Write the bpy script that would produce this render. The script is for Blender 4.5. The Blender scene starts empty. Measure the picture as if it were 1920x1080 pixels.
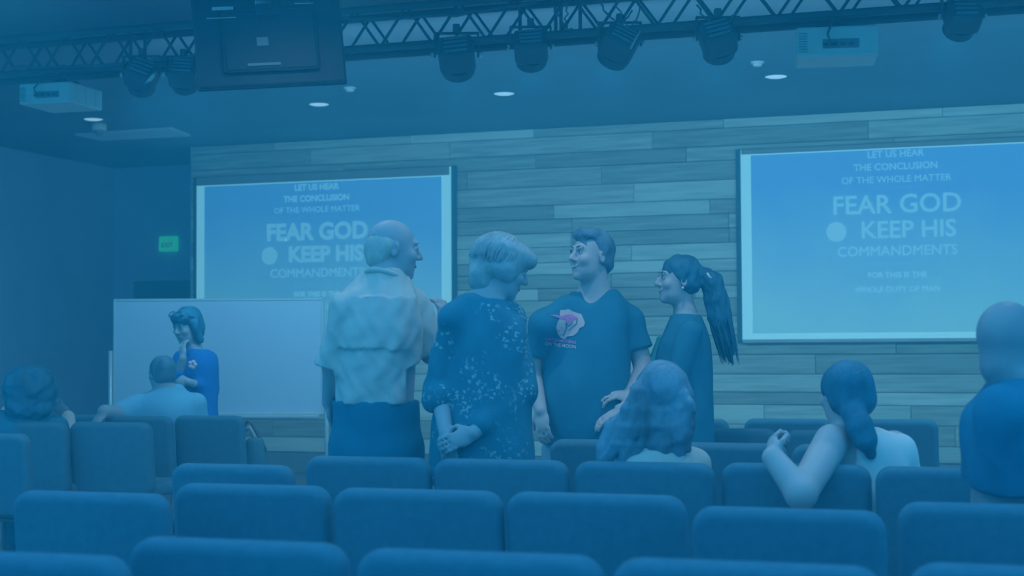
import bpy, bmesh, math, random
import numpy as np
from mathutils import Vector, Matrix
from mathutils.bvhtree import BVHTree

C = bpy.context.scene.collection
SC = bpy.context.scene

# ------------------------------------------------------------------ camera
F_PX = 3000.0
PSI = math.radians(19.2)          # the camera is turned this far left of the front wall's normal
THETA = math.atan(110 / F_PX)     # and tilted up a little
RHO = 0.0057                      # slight roll
CAM = np.array([0.0, 0.0, 1.26])
FWD = np.array([-math.sin(PSI) * math.cos(THETA), math.cos(PSI) * math.cos(THETA), math.sin(THETA)])
R0 = np.array([math.cos(PSI), math.sin(PSI), 0.0])
U0 = np.cross(R0, FWD)
RGT = R0 * math.cos(RHO) - U0 * math.sin(RHO)
UPV = U0 * math.cos(RHO) + R0 * math.sin(RHO)
cam_d = bpy.data.cameras.new('camera')
cam_d.sensor_width = 36.0
cam_d.lens = F_PX / 1920 * 36.0
cam_d.clip_end = 200
cam_d.dof.use_dof = True
cam_d.dof.focus_distance = 7.8
cam_d.dof.aperture_fstop = 3.4
cam = bpy.data.objects.new('camera', cam_d)
C.objects.link(cam)
cam.matrix_world = Matrix(((RGT[0], UPV[0], -FWD[0], CAM[0]), (RGT[1], UPV[1], -FWD[1], CAM[1]),
                           (RGT[2], UPV[2], -FWD[2], CAM[2]), (0, 0, 0, 1)))
SC.camera = cam

# ------------------------------------------------------------------ light
AMB = (0.012, 0.44, 1.0)         # blue ambient added for the overall blue tint
w = bpy.data.worlds.new('world'); SC.world = w; w.use_nodes = True
w.node_tree.nodes['Background'].inputs[0].default_value = (*AMB, 1)
w.node_tree.nodes['Background'].inputs[1].default_value = 0.95
def area(name, loc, size, power, col, rot=(0, 0, 0)):
    l = bpy.data.lights.new(name, 'AREA'); l.shape = 'RECTANGLE'; l.size, l.size_y = size
    l.energy = power; l.color = col
    o = bpy.data.objects.new(name, l); C.objects.link(o); o.location = loc; o.rotation_euler = rot
    return o
area('house_light', (-1.5, 3.5, 4.6), (7.0, 5.0), 45, (0.40, 0.74, 1.0))
area('stage_fill', (-1.6, 9.12, 3.02), (8.5, 0.18), 115, (0.15, 0.60, 1.0), (math.radians(52), 0, 0))  # unseen area light added behind the truss to brighten the front wall
SC.view_settings.view_transform = 'Standard'
SC.view_settings.look = 'None'
SC.view_settings.exposure = 0.2
SC.view_settings.gamma = 1.0
SC.view_settings.use_curve_mapping = False

# ------------------------------------------------------------------ picking points in the room
def ray(px, py):
    return FWD + (px - 960) / F_PX * RGT + (540 - py) / F_PX * UPV
def at(px, py, d): return CAM + ray(px, py) * d
def at_y(px, py, Y): r = ray(px, py); return CAM + r * (Y / r[1])
def at_z(px, py, Z): r = ray(px, py); return CAM + r * ((Z - CAM[2]) / r[2])

# ------------------------------------------------------------------ materials
MATS = {}
def mat(name, col, rough=0.8, var=0.12, scale=6.0, bump=0.0, bscale=60.0, stretch=(1, 1, 1), metal=0.0, spec=0.3, obj_random=0.0, col2=None):
    m = bpy.data.materials.new(name); m.use_nodes = True
    nt = m.node_tree; N = nt.nodes; L = nt.links
    b = N['Principled BSDF']
    b.inputs['Roughness'].default_value = rough
    b.inputs['Metallic'].default_value = metal
    b.inputs['Specular IOR Level'].default_value = spec
    tc = N.new('ShaderNodeTexCoord'); mp = N.new('ShaderNodeMapping'); mp.inputs['Scale'].default_value = stretch
    L.new(tc.outputs['Object'], mp.inputs['Vector'])
    nz = N.new('ShaderNodeTexNoise'); nz.inputs['Scale'].default_value = scale; nz.inputs['Detail'].default_value = 4
    L.new(mp.outputs[0], nz.inputs['Vector'])
    rp = N.new('ShaderNodeValToRGB')
    c2 = col2 or tuple(min(1, c * (1 + var)) for c in col); c1 = tuple(c * (1 - var) for c in col)
    rp.color_ramp.elements[0].color = (*c1, 1); rp.color_ramp.elements[1].color = (*c2, 1)
    rp.color_ramp.elements[0].position = 0.3; rp.color_ramp.elements[1].position = 0.7
    L.new(nz.outputs['Fac'], rp.inputs['Fac'])
    out = rp.outputs['Color']
    if obj_random:
        oi = N.new('ShaderNodeObjectInfo'); hs = N.new('ShaderNodeHueSaturation')
        mr = N.new('ShaderNodeMapRange'); mr.inputs['To Min'].default_value = 1 - obj_random; mr.inputs['To Max'].default_value = 1 + obj_random
        L.new(oi.outputs['Random'], mr.inputs['Value']); L.new(mr.outputs[0], hs.inputs['Value']); L.new(out, hs.inputs['Color'])
        mu = N.new('ShaderNodeMath'); mu.operation = 'MULTIPLY'; mu.inputs[1].default_value = 37.0
        fr = N.new('ShaderNodeMath'); fr.operation = 'FRACT'
        m2 = N.new('ShaderNodeMapRange'); m2.inputs['To Min'].default_value = 0.46; m2.inputs['To Max'].default_value = 0.54
        L.new(oi.outputs['Random'], mu.inputs[0]); L.new(mu.outputs[0], fr.inputs[0]); L.new(fr.outputs[0], m2.inputs['Value']); L.new(m2.outputs[0], hs.inputs['Hue'])
        out = hs.outputs['Color']
    L.new(out, b.inputs['Base Color'])
    if bump:
        n2 = N.new('ShaderNodeTexNoise'); n2.inputs['Scale'].default_value = bscale; n2.inputs['Detail'].default_value = 3
        L.new(mp.outputs[0], n2.inputs['Vector'])
        bp = N.new('ShaderNodeBump'); bp.inputs['Strength'].default_value = bump; bp.inputs['Distance'].default_value = 0.01
        L.new(n2.outputs['Fac'], bp.inputs['Height']); L.new(bp.outputs[0], b.inputs['Normal'])
    MATS[name] = m
    return m
def emit(name, col, strength):
    m = bpy.data.materials.new(name); m.use_nodes = True
    b = m.node_tree.nodes['Principled BSDF']
    b.inputs['Base Color'].default_value = (*col, 1); b.inputs['Roughness'].default_value = 0.6
    b.inputs['Emission Color'].default_value = (*col, 1); b.inputs['Emission Strength'].default_value = strength
    MATS[name] = m
    return m

mat('plank_wood', (0.80, 0.82, 0.68), 0.75, 0.22, 5.0, 0.25, 30, (0.35, 3, 6), obj_random=0.35)
mat('gap_dark', (0.12, 0.20, 0.22), 0.9, 0.1)
mat('plaster_dark', (0.44, 0.66, 0.86), 0.9, 0.06, 2.0)
mat('ceiling_paint', (0.26, 0.30, 0.32), 0.9, 0.06, 1.2)
mat('carpet', (0.30, 0.33, 0.34), 0.95, 0.15, 30, 0.3, 200)
mat('door_paint', (0.14, 0.24, 0.26), 0.6, 0.05)
mat('skirting', (0.34, 0.38, 0.38), 0.7, 0.05)
mat('black_frame', (0.10, 0.22, 0.26), 0.6, 0.05)
mat('screen_white', (0.88, 0.82, 0.70), 0.8, 0.02, 1.0)
for nm_, e_ in (('screen_white', (0.07, 0.34, 0.50)),):
    b_ = MATS[nm_].node_tree.nodes['Principled BSDF']; b_.inputs['Emission Color'].default_value = (*e_, 1); b_.inputs['Emission Strength'].default_value = 1.0  # emission stands in for projector light falling on the screen cloth
mat('screen_case', (0.55, 0.52, 0.46), 0.6, 0.04)
mat('board_white', (0.52, 0.56, 0.62), 0.35, 0.03, 1.0)
mat('aluminium', (0.62, 0.62, 0.60), 0.4, 0.04, metal=0.3)
mat('chair_fabric', (0.10, 0.24, 0.31), 0.92, 0.06, 40, 0.15, 300)
mat('chair_metal', (0.15, 0.22, 0.24), 0.5, 0.05, metal=0.4)
mat('rig_black', (0.13, 0.16, 0.16), 0.55, 0.06)
mat('monitor_black', (0.03, 0.05, 0.06), 0.5, 0.05)
mat('rig_cable', (0.16, 0.20, 0.20), 0.6, 0.06)
mat('shiny_metal', (0.85, 0.85, 0.85), 0.25, 0.04, metal=0.7)
mat('projector_shell', (0.92, 0.84, 0.76), 0.5, 0.04)
mat('projector_dark', (0.28, 0.32, 0.34), 0.6, 0.05)
mat('print_pale', (0.95, 0.80, 0.66), 0.8, 0.03)
mat('slide_letter', (0.75, 0.72, 0.66), 0.8, 0.02)
b_ = MATS['slide_letter'].node_tree.nodes['Principled BSDF']; b_.inputs['Emission Color'].default_value = (0.045, 0.26, 0.44, 1); b_.inputs['Emission Strength'].default_value = 1.0  # letters glow in place of projected light
mat('tile_pale', (0.85, 0.82, 0.80), 0.8, 0.03)
emit('lamp_glow', (0.30, 0.74, 0.95), 0.6)
emit('exit_green', (0.02, 0.55, 0.32), 0.45)

# ------------------------------------------------------------------ mesh helpers
def link(name, me, material, parent=None, smooth=False):
    o = bpy.data.objects.new(name, me); C.objects.link(o)
    if material is not None and not me.materials: me.materials.append(MATS[material] if isinstance(material, str) else material)
    if parent is not None: o.parent = parent
    if smooth:
        me.polygons.foreach_set('use_smooth', [True] * len(me.polygons))
    return o
def tag(o, label, cat, group=None, kind=None):
    o['label'] = label; o['category'] = cat
    if group: o['group'] = group
    if kind: o['kind'] = kind
    return o
def struct(o, label=None):
    o['kind'] = 'structure'
    if label: o['label'] = label
    return o
def empty(name, loc=(0, 0, 0), rz=0.0, parent=None):
    o = bpy.data.objects.new(name, None); C.objects.link(o); o.empty_display_size = 0.1
    o.location = loc; o.rotation_euler = (0, 0, rz)
    if parent: o.parent = parent
    return o
def bm_box(bm, c, s, bevel=0.0, seg=2, M=None, taper=None):
    r = bmesh.ops.create_cube(bm, size=1.0)
    vs = r['verts']
    for v in vs:
        v.co = Vector((v.co.x * s[0], v.co.y * s[1], v.co.z * s[2]))
        if taper and v.co.z > 0: v.co.x *= taper; v.co.y *= taper
    if bevel:
        es = list({e for v in vs for e in v.link_edges})
        g = bmesh.ops.bevel(bm, geom=es, offset=bevel, segments=seg, profile=0.5, affect='EDGES')
        vs = list({v for f in g['faces'] for v in f.verts} | {v for v in vs if v.is_valid})
    for v in vs:
        p = v.co if M is None else M @ v.co
        v.co = p + Vector(c)
    return vs
def me_of(bm, name):
    me = bpy.data.meshes.new(name); bmesh.ops.recalc_face_normals(bm, faces=bm.faces[:]); bm.to_mesh(me); bm.free(); return me
def box(name, c, s, material, parent=None, bevel=0.0, seg=2, smooth=False, M=None, taper=None):
    bm = bmesh.new(); bm_box(bm, c, s, bevel, seg, M, taper)
    return link(name, me_of(bm, name), material, parent, smooth)
def bm_tube(bm, pts, r, n=8, cap=True):
    pts = [Vector(p) for p in pts]
    rr = r if isinstance(r, (list, tuple)) else [r] * len(pts)
    rings = []; up = None
    for i, p in enumerate(pts):
        t = (pts[min(i + 1, len(pts) - 1)] - pts[max(i - 1, 0)]).normalized()
        if up is None:
            up = t.orthogonal().normalized()
        else:
            up = (up - t * up.dot(t)); up = up.normalized() if up.length > 1e-6 else t.orthogonal().normalized()
        s = t.cross(up)
        rings.append([bm.verts.new(p + (up * math.cos(a) + s * math.sin(a)) * rr[i]) for a in [2 * math.pi * k / n for k in range(n)]])
    for a, b in zip(rings, rings[1:]):
        for k in range(n):
            bm.faces.new((a[k], a[(k + 1) % n], b[(k + 1) % n], b[k]))
    if cap:
        bm.faces.new(rings[0][::-1]); bm.faces.new(rings[-1])
def tube(name, pts, r, material, parent=None, n=8):
    bm = bmesh.new(); bm_tube(bm, pts, r, n)
    return link(name, me_of(bm, name), material, parent, True)
def bm_lathe(bm, prof, n=20, M=None, c=(0, 0, 0)):
    rings = []
    for (r, z) in prof:
        rings.append([bm.verts.new((r * math.cos(2 * math.pi * k / n), r * math.sin(2 * math.pi * k / n), z)) for k in range(n)])
    for a, b in zip(rings, rings[1:]):
        for k in range(n): bm.faces.new((a[k], a[(k + 1) % n], b[(k + 1) % n], b[k]))
    bm.faces.new(rings[0][::-1]); bm.faces.new(rings[-1])
    for rg in rings:
        for v in rg: v.co = (v.co if M is None else M @ v.co) + Vector(c)
def lathe(name, prof, c, material, parent=None, n=20, M=None, smooth=False):
    bm = bmesh.new(); bm_lathe(bm, prof, n, M, c)
    return link(name, me_of(bm, name), material, parent, smooth)
def text_mesh(body, size, offset=0.0, extrude=0.0, spacing=1.0):
    cu = bpy.data.curves.new('text', 'FONT'); cu.body = body; cu.size = size; cu.align_x = 'CENTER'; cu.align_y = 'CENTER'
    cu.offset = offset; cu.extrude = extrude; cu.space_character = spacing; cu.resolution_u = 3
    o = bpy.data.objects.new('text', cu); C.objects.link(o)
    dg = bpy.context.evaluated_depsgraph_get()
    me = bpy.data.meshes.new_from_object(o.evaluated_get(dg))
    bpy.data.objects.remove(o); bpy.data.curves.remove(cu)
    me.materials.clear()
    return me
def islands(me):
    bm = bmesh.new(); bm.from_mesh(me); bm.verts.ensure_lookup_table(); seen = set(); out = []
    for v0 in bm.verts:
        if v0.index in seen: continue
        st = [v0]; grp = []; seen.add(v0.index)
        while st:
            v = st.pop(); grp.append(v)
            for e in v.link_edges:
                u = e.other_vert(v)
                if u.index not in seen: seen.add(u.index); st.append(u)
        ix = {v.index: i for i, v in enumerate(grp)}
        fs = {f for v in grp for f in v.link_faces}
        m2 = bpy.data.meshes.new('letter'); m2.from_pydata([tuple(v.co) for v in grp], [], [[ix[v.index] for v in f.verts] for f in fs]); m2.update(); out.append(m2)
    bm.free(); return out
def copy_tree(o, parent=None):
    c = o.copy(); C.objects.link(c); c.parent = parent
    for ch in list(o.children): copy_tree(ch, c)
    return c
rnd = random.Random(7)

# ------------------------------------------------------------------ the room
H_CEIL = 3.37
Y_WALL = 14.63
Y_REC = 16.1
X_LEND = at_y(356, 420, Y_WALL)[0]
X_REND = 3.6
X_LWALL = at_y(215, 420, Y_REC)[0]
P_L0 = at_z(0, 275, H_CEIL)                     # a point of the left wall's top edge
fl = box('floor', (-3.0, 6.5, -0.05), (17.0, 21.0, 0.1), 'carpet'); struct(fl)
cl = box('ceiling', (-3.0, 11.5, H_CEIL + 0.05), (17.0, 11.0, 0.1), 'ceiling_paint'); struct(cl)
# left wall, from its corner toward and past the camera's left edge
dv = np.array([P_L0[0] - X_LWALL, P_L0[1] - Y_REC]); ln = np.linalg.norm(dv); dv /= ln
mid = np.array([X_LWALL, Y_REC]) + dv * 3.5
lw = box('wall_left', (0, 0, 0), (7.4, 0.12, H_CEIL), 'plaster_dark')
lw.location = (mid[0] - 0.06, mid[1] - 0.0, H_CEIL / 2); lw.rotation_euler = (0, 0, math.atan2(dv[1], dv[0])); struct(lw)
# recessed wall with the exit door
rw = box('wall_recess', ((X_LWALL + X_LEND) / 2 + 0.2, Y_REC + 0.06, H_CEIL / 2), (X_LEND - X_LWALL + 1.0, 0.12, H_CEIL), 'plaster_dark'); struct(rw)
# front wall: dark backing with planks proud of it
fw = empty('wall_front', (0, Y_WALL, 0)); struct(fw, 'front wall clad in weathered horizontal planks')
box('backing', ((X_LEND + X_REND) / 2, 0.74, H_CEIL / 2), (X_REND - X_LEND, 1.42, H_CEIL), 'gap_dark', fw)
box('end_panel', (X_LEND - 0.006, 0.74, H_CEIL / 2), (0.012, 1.42, H_CEIL), 'plaster_dark', fw)

SCR = []
def scr_corners(pl, pt, pr_, pb):                # left px, top px, right px or X, bottom px
    return None
# right screen: left edge x=1388, top y=281 there, bottom y=640
a = at_y(1388, 281, Y_WALL - 0.06); b = at_y(1390, 640, Y_WALL - 0.06)
S_TOP, S_BOT = a[2], b[2]
S_H = S_TOP - S_BOT
l0 = at_y(368, 335, Y_WALL - 0.06); l1 = at_y(844, 310, Y_WALL - 0.06)
S_W = l1[0] - l0[0]
SCREENS = [((l0[0] + l1[0]) / 2, (l0[2] + l1[2]) / 2 - 0.0, S_W), (a[0] + S_W / 2 + 0.12, S_TOP, S_W + 0.24)]
def covered(x0, x1, z0, z1):
    for cx, zt, wd in SCREENS:
        if x0 > cx - wd / 2 - 0.04 and x1 < cx + wd / 2 + 0.04 and z1 < zt + 0.02 and z0 > zt - S_H - 0.02: return True
    return False
z = 0.205
while z < H_CEIL - 0.03:
    h = rnd.choice([0.115, 0.135, 0.15, 0.165, 0.18])
    if H_CEIL - z - h < 0.08: h = H_CEIL - z - 0.004
    x = X_LEND + 0.004
    first = True
    while x < X_REND - 0.02:
        ln_ = rnd.uniform(0.9, 2.1) if not first else rnd.uniform(0.4, 1.8)
        first = False
        x1 = min(x + ln_, X_REND)
        if X_REND - x1 < 0.35: x1 = X_REND
        if not covered(x, x1, z, z + h):
            th = rnd.uniform(0.016, 0.026)
            o = box('plank', (0, 0, 0), (x1 - x - 0.004, th, h - 0.006), 'plank_wood', fw, 0.003, 1)
            o.location = ((x + x1) / 2, 0.03 - th / 2, z + h / 2)
        x = x1
    z += h
bb = box('baseboard_front', ((X_LEND + X_REND) / 2, Y_WALL + 0.005, 0.1), (X_REND - X_LEND, 0.05, 0.2), 'skirting', None, 0.006, 1); struct(bb)
# a brown header board above the left screen
hb0 = at_y(358, 272, Y_WALL); hb1 = at_y(885, 248, Y_WALL)

# door in the recess
d0 = at_y(254, 528, Y_REC); d1x = at_y(372, 528, Y_REC)[0]
door = empty('door_1', ((d0[0] + d1x) / 2, Y_REC, 0)); struct(door, 'dark door under the green exit sign')
dw = d1x - d0[0]
box('leaf', (0, -0.02, d0[2] / 2), (dw, 0.04, d0[2]), 'door_paint', door, 0.004, 1)
for sx in (-1, 1): box('jamb', (sx * (dw / 2 + 0.03), -0.03, d0[2] / 2), (0.06, 0.06, d0[2] + 0.06), 'plaster_dark', door, 0.004, 1)
box('lintel', (0, -0.03, d0[2] + 0.03), (dw, 0.06, 0.06), 'plaster_dark', door, 0.004, 1)
tube('handle', [(-dw / 2 + 0.08, -0.04, 1.0), (-dw / 2 + 0.08, -0.09, 1.0), (-dw / 2 + 0.2, -0.09, 1.0)], 0.011, 'aluminium', door)

# exit sign
e0 = at_y(302, 472, Y_REC); e1 = at_y(335, 443, Y_REC)
ex = box('exit_sign', (0, 0, 0), (e1[0] - e0[0], 0.06, e1[2] - e0[2]), 'exit_green', None, 0.012, 3)
ex.location = ((e0[0] + e1[0]) / 2, Y_REC - 0.03, (e0[2] + e1[2]) / 2)
tag(ex, 'small glowing green exit sign on the dark wall above the door', 'exit sign')
me = text_mesh('EXIT', 0.075, 0.002)
t = link('lettering', me, 'print_pale', ex); t['kind'] = 'stuff'; t.location = (0, -0.0325, -0.02); t.rotation_euler = (math.radians(90), 0, 0)

# ------------------------------------------------------------------ projection screens
def slide_mat():
    m = bpy.data.materials.new('projected_slide'); m.use_nodes = True
    N = m.node_tree.nodes; L = m.node_tree.links; b = N['Principled BSDF']
    tc = N.new('ShaderNodeTexCoord'); nz = N.new('ShaderNodeTexNoise'); nz.inputs['Scale'].default_value = 1.1; nz.inputs['Detail'].default_value = 2
    L.new(tc.outputs['Object'], nz.inputs['Vector'])
    sp = N.new('ShaderNodeSeparateXYZ'); L.new(tc.outputs['Object'], sp.inputs[0])
    mr = N.new('ShaderNodeMapRange'); mr.inputs['From Min'].default_value = -0.9; mr.inputs['From Max'].default_value = 0.9
    L.new(sp.outputs['Z'], mr.inputs['Value'])
    ad = N.new('ShaderNodeMath'); ad.operation = 'MULTIPLY_ADD'; ad.inputs[1].default_value = 0.5; L.new(nz.outputs['Fac'], ad.inputs[0]); L.new(mr.outputs[0], ad.inputs[2])
    rp = N.new('ShaderNodeValToRGB')
    rp.color_ramp.elements[0].color = (0.80, 0.80, 0.70, 1); rp.color_ramp.elements[0].position = 0.35
    rp.color_ramp.elements[1].color = (0.38, 0.52, 0.72, 1); rp.color_ramp.elements[1].position = 1.1
    L.new(ad.outputs[0], rp.inputs['Fac']); L.new(rp.outputs[0], b.inputs['Base Color']); b.inputs['Roughness'].default_value = 0.8
    L.new(rp.outputs[0], b.inputs['Emission Color']); b.inputs['Emission Strength'].default_value = 0.5
    tint = N.new('ShaderNodeMix'); tint.data_type = 'RGBA'; tint.blend_type = 'MULTIPLY'; tint.inputs['Factor'].default_value = 1.0; tint.inputs['B'].default_value = (0.07, 0.50, 0.88, 1); L.new(rp.outputs[0], tint.inputs['A']); L.new(tint.outputs['Result'], b.inputs['Emission Color'])  # slide emission replaces the projector's beam
    MATS['projected_slide'] = m
slide_mat()
LINES = [('LET US HEAR', 0.085, 0.94, 0.004), ('THE CONCLUSION', 0.085, 0.815, 0.004), ('OF THE WHOLE MATTER', 0.085, 0.69, 0.004),
         ('. . . . . . . . . . . . . . . . . . . .', 0.05, 0.625, 0.001),
         ('FEAR GOD', 0.235, 0.44, 0.006), ('KEEP HIS', 0.215, 0.19, 0.006),
         ('COMMANDMENTS', 0.125, -0.015, 0.004), ('. . . . . . . . . . . . . . . . . . . .', 0.05, -0.12, 0.001),
         ('FOR THIS IS THE', 0.07, -0.25, 0.002), ('WHOLE DUTY OF MAN', 0.07, -0.39, 0.002)]
def screen(cx, zt, wd, label, bold, tx, z0, ch):
    r = empty('projection_screen', (cx, Y_WALL - 0.02, zt))
    tag(r, label, 'screen', 'wall projection screens')
    box('border', (0, 0.0, -S_H / 2), (wd + 0.10, 0.03, S_H + 0.02), 'black_frame', r, 0.006, 1)
    box('surface', (0, -0.022, -S_H / 2 - 0.0), (wd, 0.02, S_H), 'screen_white', r)
    box('case', (0, -0.035, -ch / 2), (wd - 0.02, 0.05, ch), 'screen_case', r, 0.008, 2)
    box('bottom_bar', (0, -0.035, -S_H + 0.0), (wd, 0.03, 0.035), 'aluminium', r, 0.01, 2)
    im = box('slide', (0, 0, 0), (wd - 0.19, 0.004, S_H - ch - 0.08), 'projected_slide', r)
    im.location = (0.0, -0.034, -S_H / 2 - ch / 2 + 0.03)
    for s, size, zz, off in LINES:
        me = text_mesh(s, size, size * 0.022 * bold if '.' not in s and 'M' not in s else 0, 0, 1.0)
        sx = size / 0.085 * 0.0
        zc = z0 - (0.94 - zz) * 0.91
        for mm in (islands(me) if size > 0.1 else [me]):
            o = link('letter' if size > 0.1 else 'lettering', mm, 'slide_letter', r)
            if size <= 0.1: o['kind'] = 'stuff'
            o.location = (tx + (0.1 if s == 'KEEP HIS' else 0), -0.039, zc); o.rotation_euler = (math.radians(90), 0, 0)
    lathe('dot', [(0.088, -0.001), (0.088, 0.001)], (0, 0, 0), 'slide_letter', r, 24, Matrix.Rotation(math.radians(90), 3, 'X')).location = (tx - 0.53, -0.039, z0 - 0.75 * 0.91)
    return r
screen(SCREENS[0][0], SCREENS[0][1], SCREENS[0][2], 'wide projection screen behind the white-shirted man and above the whiteboard', 1.6, at_y(598, 430, Y_WALL)[0] - SCREENS[0][0], -0.15, 0.085)
screen(SCREENS[1][0], SCREENS[1][1], SCREENS[1][2], 'wide projection screen above the bald man, cut by the picture edge', 0.5, at_y(1682, 430, Y_WALL)[0] - SCREENS[1][0], -0.10, 0.045)

# ------------------------------------------------------------------ ceiling fittings
OVER = 'recessed ceiling downlight in the row above the standing group'
for i, (px, py, lab) in enumerate([(-5.0, 6.75, OVER), (-3.3, 6.75, OVER), (-1.6, 6.75, OVER), (0.1, 6.75, OVER), (175, 223, 'round recessed ceiling downlight just below the hanging projector beside the dome camera'),
                                   (598, 195, 'round recessed ceiling downlight below the black hanging monitor'),
                                   (945, 175, 'round recessed ceiling downlight between two stage lamps, above the blonde woman'),
                                   (1455, 143, 'round recessed ceiling downlight left of and below the wider pale projector')]):
    p = (px, py, H_CEIL) if lab == OVER else at_z(px, py, H_CEIL)
    r = empty('downlight', p); tag(r, lab, 'ceiling light', 'recessed downlights')
    lathe('trim_ring', [(0.082, -0.004), (0.098, -0.004), (0.098, 0.0), (0.082, 0.0)], (0, 0, 0), 'ceiling_paint', r, 28)
    lathe('diffuser', [(0.06, -0.012), (0.085, -0.004), (0.085, 0.0)], (0, 0, 0), 'lamp_glow', r, 28, smooth=True)
    l = bpy.data.lights.new('downlight_beam', 'SPOT'); l.energy = 42 if lab == OVER else 12; l.spot_size = math.radians(140); l.spot_blend = 0.8; l.color = (0.42, 0.78, 1.0) if lab == OVER else (0.22, 0.60, 1.0); l.shadow_soft_size = 0.08
    lo = bpy.data.objects.new('beam', l); C.objects.link(lo); lo.parent = r; lo.location = (0, 0, -0.03)
q = [at_z(*c, H_CEIL - 0.02) for c in ((141, 254), (189, 264), (357, 256), (321, 242))]
bm = bmesh.new()
vs = [bm.verts.new((p[0], p[1], H_CEIL - 0.02)) for p in q]; vt = [bm.verts.new((p[0], p[1], H_CEIL)) for p in q]
bm.faces.new(vs); bm.faces.new(vt[::-1])
for k in range(4): bm.faces.new((vs[k], vt[k], vt[(k + 1) % 4], vs[(k + 1) % 4]))
o = link('ceiling_panel', me_of(bm, 'ceiling_panel'), 'tile_pale'); tag(o, 'flat pale rectangular panel fixed to the ceiling in the corner', 'ceiling panel')
p = at_z(186, 232, H_CEIL)
r = empty('dome_camera', p); tag(r, 'small pale dome security camera on the ceiling by the flat panel', 'camera')
lathe('base', [(0.065, 0.0), (0.07, -0.05), (0.06, -0.065)], (0, 0, 0), 'projector_shell', r, 20, smooth=True)
lathe('dome', [(0.045, -0.065), (0.042, -0.09), (0.028, -0.108), (0.01, -0.115)], (0, 0, 0), 'projector_dark', r, 20, smooth=True)
for (px, py, lab) in ((1420, 116, 'tiny pale smoke detector on the ceiling above the rightmost downlight'), (656, 164, 'tiny pale smoke detector on the ceiling beside the hanging monitor')):
    p = at_z(px, py, H_CEIL); r = empty('smoke_detector', p); tag(r, lab, 'smoke detector')
    lathe('base', [(0.05, 0), (0.05, -0.012)], (0, 0, 0), 'tile_pale', r, 16)
    lathe('sensor_cap', [(0.036, -0.012), (0.034, -0.03), (0.02, -0.036)], (0, 0, 0), 'projector_shell', r, 16, smooth=True)

# ------------------------------------------------------------------ lighting truss
Y_TR = 8.75
zb = at_y(960, 71, Y_TR)[2]; TS = 0.235
XT0, XT1 = at_y(-160, 100, Y_TR)[0], at_y(2050, 0, Y_TR)[0] + 1.2
tr = empty('lighting_truss', (0, Y_TR, zb)); tag(tr, 'long dark box truss with zigzag braces hanging under the ceiling', 'truss')
for yy in (0, TS):
    for zz in (0, TS):
        tube('chord', [(XT0, yy, zz), (XT1, yy, zz)], 0.024, 'rig_black', tr, 10)
n = int((XT1 - XT0) / 0.17)
bmesh_cache = {}
for i in range(n):
    x0 = XT0 + 0.17 * i; x1 = x0 + 0.17
    za, zc = (0, TS) if i % 2 == 0 else (TS, 0)
    key = i % 2
    if key not in bmesh_cache:
        bm = bmesh.new(); bm_tube(bm, [(0, 0, za), (0.17, 0, zc)], 0.0095, 6); bmesh_cache[key] = me_of(bm, 'brace')
    for yy in (0, TS):
        o = link('brace', bmesh_cache[key], 'rig_black', tr, True); o.location = (x0, yy, 0)
for px in (245, 272, 372, 975, 1042, 1052, 1088):
    x = at_y(px, 50, Y_TR)[0]
    tube('upright', [(x, 0, 0), (x, 0, TS)], 0.011, 'rig_black', tr, 8)
def cable(name, pts, r, label, mtl='rig_cable'):
    o = tube(name, pts, r, mtl, None, 6); tag(o, label, 'cable', 'cables on the truss'); return o
def sag(px0, py0, px1, py1, drop, Y, seed, n=14):
    rr = random.Random(seed); out = []
    a, b = at_y(px0, py0, Y), at_y(px1, py1, Y)
    for k in range(n + 1):
        t = k / n; p = a * (1 - t) + b * t
        p = p + np.array([0.01 * rr.uniform(-1, 1), 0.012 * rr.uniform(-1, 1), -drop * 4 * t * (1 - t) + 0.006 * rr.uniform(-1, 1)])
        out.append(tuple(p))
    return out
cable('power_cable', sag(1035, 0, 1075, 55, 0.05, Y_TR - 0.04, 1), 0.006, 'thin dark cable hanging in the truss between the second and third lamps')
cable('power_cable', sag(1062, 0, 1060, 55, 0.02, Y_TR - 0.05, 2), 0.005, 'thin dark cable dropping straight down inside the truss')
cable('power_cable', sag(1125, 0, 1185, 20, 0.09, Y_TR - 0.05, 3), 0.006, 'looped dark cable over the third stage lamp')
cable('power_cable', sag(1155, 0, 1200, 8, 0.14, Y_TR - 0.06, 4), 0.005, 'second looped dark cable tangled over the third stage lamp')
cable('power_cable', sag(1305, 10, 1385, 14, 0.1, Y_TR - 0.05, 5), 0.006, 'looped dark cable over the fourth stage lamp')
cable('power_cable', sag(640, 35, 1010, 5, 0.03, Y_TR - 0.04, 6, 24), 0.009, 'long dark cable sagging along the upper truss chord')
cable('power_cable', sag(20, 125, 370, 102, 0.03, Y_TR - 0.04, 8, 24), 0.009, 'long dark cable lying along the lower truss chord near the small projector')

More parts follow.
